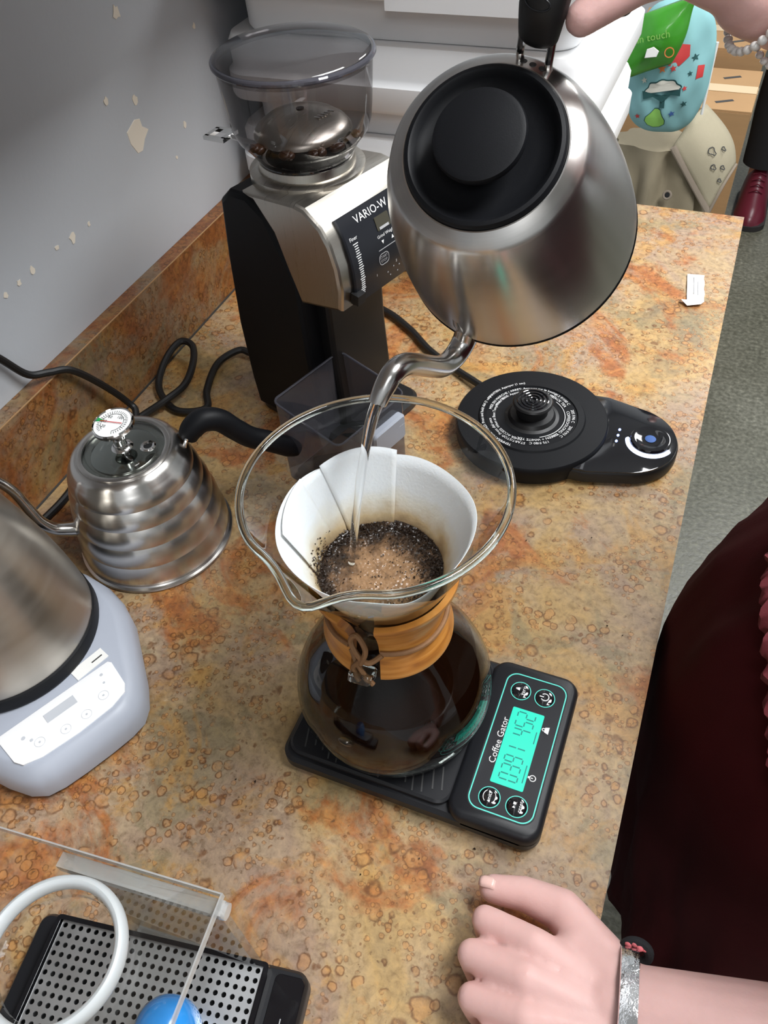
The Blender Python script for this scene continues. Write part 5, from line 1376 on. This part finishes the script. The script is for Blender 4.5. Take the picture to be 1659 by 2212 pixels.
# pink frilled trim down the front
fr_ = []
FZ = [(.150, 176), (.146, 186), (.139, 196), (.130, 206), (.117, 215), (.098, 225), (.073, 233), (.043, 240)]
def dress_ring(z):
    for p, q in zip(lv, lv[1:]):
        if p[4] <= z <= q[4]:
            t = (z - p[4]) / (q[4] - p[4]); return [p[j] + (q[j] - p[j]) * t for j in range(4)]
for k in range(70):
    u = k / 69 * (len(FZ) - 1); i_ = min(int(u), len(FZ) - 2); t = u - i_
    z = FZ[i_][0] + (FZ[i_ + 1][0] - FZ[i_][0]) * t; a = math.radians(FZ[i_][1] + (FZ[i_ + 1][1] - FZ[i_][1]) * t)
    cx, cy, rx, ry = dress_ring(z)
    fr_.append([(cx + (rx + d) * math.cos(a), cy + (ry + d) * math.sin(a), z + dz + HC) for d, dz in ((.001, .006), (.008 + .003 * math.sin(k * .9), .004 + .003 * math.sin(k * .7)), (.007 + .003 * math.sin(k * 1.1), -.004), (.001, -.006))])
MB().loft(fr_, cap=False, closed=False).build('frill', 'maroon_frill', dr, smooth=80)
# hair
hb = MB()
hb.ellipsoid(HD + Vector((.014, 0, .022)), (.098, .086, .108), 28, 16)
for k in range(14):
    a = math.radians(-95 + 190 * k / 13)
    hb.capsule(HD + Vector((.02 + .075 * math.cos(a), .078 * math.sin(a), .03)), HD + Vector((.035 + .080 * math.cos(a), .085 * math.sin(a), -.17)), .020, .012, 10, 4)
hm = remeshed(hb, .006, 6, .5, 'hair')
# keep the face clear of hair
bm = bmesh.new(); bm.from_mesh(hm)
dl_ = [v for v in bm.verts if v.co.x < HD.x - .052 and v.co.z < HD.z + .055]
bmesh.ops.delete(bm, geom=dl_, context='VERTS'); bm.to_mesh(hm); bm.free()
link('hair', hm, 'hair', person)
for s in (-1, 1):
    e = MB().ellipsoid(HD + Vector((-.080, .030 * s, .010)), (.012, .013, .010), 16, 10).build('eye', 'dial_face', person)
    MB().ellipsoid(HD + Vector((-.0905, .030 * s, .010)), (.003, .005, .005), 12, 8).build('iris', 'bean', e)
for s in (-1, 1):
    sh = MB(); y = .440 + .070 * s
    sh.loft([[(x0 + .0, y + w_ * math.cos(a) * 1.0, max(.012, h_ * math.sin(a)) ) for a in [PI * k / 10 for k in range(11)]] for x0, w_, h_ in ((.405, .028, .075), (.380, .038, .085), (.340, .040, .080), (.290, .042, .060), (.240, .045, .045), (.200, .040, .036), (.175, .022, .024))], cap=True, closed=True)
    so_2 = sh.build('shoe', 'black_plastic', person, smooth=60)
    MB().stack(rrect(.290, y, .240, .086, .040, 8), [(0, .0005), (0, .012)]).build('sole', 'sole_black', so_2)

# silver cuff on the fist's wrist, floral black band beside it
def band_ring(c, axis, r, flat, n=56, a0=0.0, a1=2 * PI):
    ax = Vector(axis).normalized(); u = Vector((0, 0, 1)); u = (u - ax * u.dot(ax)).normalized(); w_ = ax.cross(u)
    return [Vector(c) + u * (r * flat * math.cos(a0 + (a1 - a0) * k / n)) + w_ * (r * math.sin(a0 + (a1 - a0) * k / n)) for k in range(n + (a1 - a0 < 6.2))], ax
pts_, ax = band_ring(Z(.0640, .1290, .0420), (.985, .13, .11), .0330, .80)
rings = []
for p in pts_:
    d = (p - Vector(Z(.0640, .1290, .0420))).normalized()
    rings.append([tuple(p + ax * w2 + d * o) for w2, o in ((-.0055, .0), (-.0050, .0014), (.0, .0018), (.0050, .0014), (.0055, 0), (0, -.0002))])
rings.append(rings[0])
MB().loft(rings, cap=False).build('silver_cuff', 'silver', person, smooth=40)
fb = MB().tube([Vector(Z(.0660, .1600, .0460)) + Vector((.0075 * math.cos(a) - .003, .004 * math.sin(a) + .001, .006 * math.sin(a))) for a in [2 * PI * k / 24 for k in range(24)]], .0030, 10, closed=True).build('floral_band', 'dark_cloth', person)
for k in range(4):
    MB().ellipsoid(Vector(Z(.0575 + .0032 * k, .1620 + .001 * (k % 2), .0525 - .0010 * abs(k - 1.5))), (.0024, .0020, .0020), 10, 6).build('rose_print', 'rose', fb)
# bead bracelets and lacy cuff on the pouring wrist
AX = (RE - RW).normalized()
def beads(t, r, n, rad, tilt):
    c = RW.lerp(RE, t)
    u = AX.orthogonal().normalized(); w_ = AX.cross(u)
    br = MB().tube([c + (u * math.cos(2 * PI * k / 40) + w_ * math.sin(2 * PI * k / 40)) * r + AX * (tilt * math.cos(2 * PI * k / 40)) for k in range(40)], .0006, 6, closed=True).build('bead_bracelet', 'paper_white', person)
    for k in range(n):
        a = 2 * PI * k / n
        MB().ellipsoid(c + (u * math.cos(a) + w_ * math.sin(a)) * r + AX * (tilt * math.cos(a)), (rad, rad, rad * .9), 10, 7).build('bead', 'pearl', br)
beads(.03, .0245, 32, .0024, .006)
beads(.09, .0265, 34, .0022, -.005)
lc = MB(); rings = []
for i in range(6):
    t = .13 + .04 * i; c = RW.lerp(RE, t); u = AX.orthogonal().normalized(); w_ = AX.cross(u)
    rings.append([tuple(c + (u * math.cos(2 * PI * k / 60) + w_ * math.sin(2 * PI * k / 60)) * (.0255 + .0035 * i + .0025 * math.sin(k * 2 * PI / 5 + i))) for k in range(60)])
lo_ = lc.loft(rings, cap=False).build('lace_cuff', 'lilac_cloth', person, smooth=80)
so = lo_.modifiers.new('t', 'SOLIDIFY'); so.thickness = .0015

# ------------------------------------------------------------------ a second person standing further back
b = MB()
PX, PY = .178, 3.08
for s, dx in ((-1, 0), (1, .19)):
    x = PX - .055 + dx
    caps([((x + .03, PY, .86), .085), ((x + .01, PY - .01, .50), .062), ((x, PY, .36), .060), ((x, PY, .12), .040), ((x, PY, .09), .040)])
b.ellipsoid((PX + .07, PY, .95), (.16, .12, .14), 24, 14); b.ellipsoid((PX + .07, PY, 1.22), (.17, .11, .24), 24, 14)
caps([((PX - .09, PY, 1.40), .055), ((PX + .07, PY, 1.43), .075), ((PX + .23, PY, 1.40), .055)])
for s in (-1, 1): caps([((PX + .07 + .19 * s, PY, 1.38), .050), ((PX + .07 + .24 * s, PY + .02, 1.10), .040), ((PX + .07 + .22 * s, PY - .08, .90), .032), ((PX + .07 + .21 * s, PY - .12, .82), .034)])
caps([((PX + .07, PY, 1.45), .055), ((PX + .07, PY - .01, 1.54), .050)])
H2 = Vector((PX + .07, PY - .01, 1.64)); b.ellipsoid(H2, (.075, .092, .112), 24, 16); b.capsule(H2 + Vector((0, -.088, .01)), H2 + Vector((0, -.104, -.02)), .008, .012, 10, 4)
me2 = remeshed(b, .007, 5, .5, 'person')
p2 = link('person', me2, 'skin')
tag(p2, 'person in black trousers and burgundy shoes standing on the floor beyond the counter', 'person')
tr_ = MB()
for s, dx in ((-1, 0), (1, .19)):
    x = PX - .055 + dx
    tr_.tube(smooth_path([(x + .03, PY, .92), (x + .012, PY - .01, .50), (x, PY, .36), (x, PY, .24), (x, PY, .150)], 6), lerp_list([.102, .082, .074, .070, .068], 25), 28, cap=False)
tr_.ellipsoid((PX + .07, PY, .95), (.175, .135, .15), 28, 16)
tr_.build('trousers', 'dark_cloth', p2, smooth=80)
jk = MB().ellipsoid((PX + .07, PY, 1.22), (.185, .125, .27), 28, 16)
for s in (-1, 1): jk.tube([(PX + .07 + .15 * s, PY, 1.42), (PX + .07 + .20 * s, PY, 1.36), (PX + .07 + .24 * s, PY + .02, 1.10), (PX + .07 + .22 * s, PY - .07, .92)], [.05, .066, .056, .046], 20, cap=False)
jk.capsule((PX - .08, PY, 1.405), (PX + .22, PY, 1.405), .068, .068, 20, 5); jk.capsule((PX + .07, PY, 1.40), (PX + .07, PY, 1.47), .09, .062, 20, 4)
jk.build('shirt', 'dark_cloth', p2, smooth=80)
for s in (-1, 1): MB().ellipsoid(H2 + Vector((.030 * s, -.084, .010)), (.010, .008, .006), 12, 8).build('eye', 'bean', p2)
MB().ellipsoid(H2 + Vector((0, -.088, -.055)), (.022, .008, .005), 12, 8).build('lips', 'rose', p2)
hr2 = MB().ellipsoid(H2 + Vector((0, .018, .020)), (.084, .092, .108), 24, 14).build('hair', 'hair', p2)
for s, dx in ((-1, 0), (1, .19)):
    x = PX - .055 + dx; sh = MB()
    sh.loft([[(x + w_ * math.cos(a), PY + y0, max(.016, h_ * math.sin(a))) for a in [PI * k / 12 for k in range(13)]] for y0, w_, h_ in ((.060, .030, .110), (.045, .044, .150), (.0, .050, .165), (-.04, .050, .150), (-.075, .052, .115), (-.120, .055, .085), (-.165, .052, .066), (-.200, .036, .048), (-.215, .015, .030))], cap=True)
    q = sh.build('shoe', 'shoe_red', p2, smooth=60)
    MB().stack(rrect(x, PY - .078, .112, .285, .050, 8), [(0, .0005), (0, .018)]).build('sole', 'sole_black', q)
    for k in range(4):
        MB().tube([(x - .022, PY - .055 - .018 * k, .128 - .013 * k), (x, PY - .058 - .018 * k, .136 - .012 * k), (x + .022, PY - .055 - .018 * k, .128 - .013 * k)], .0025, 6).build('lace', 'shoe_red', q)
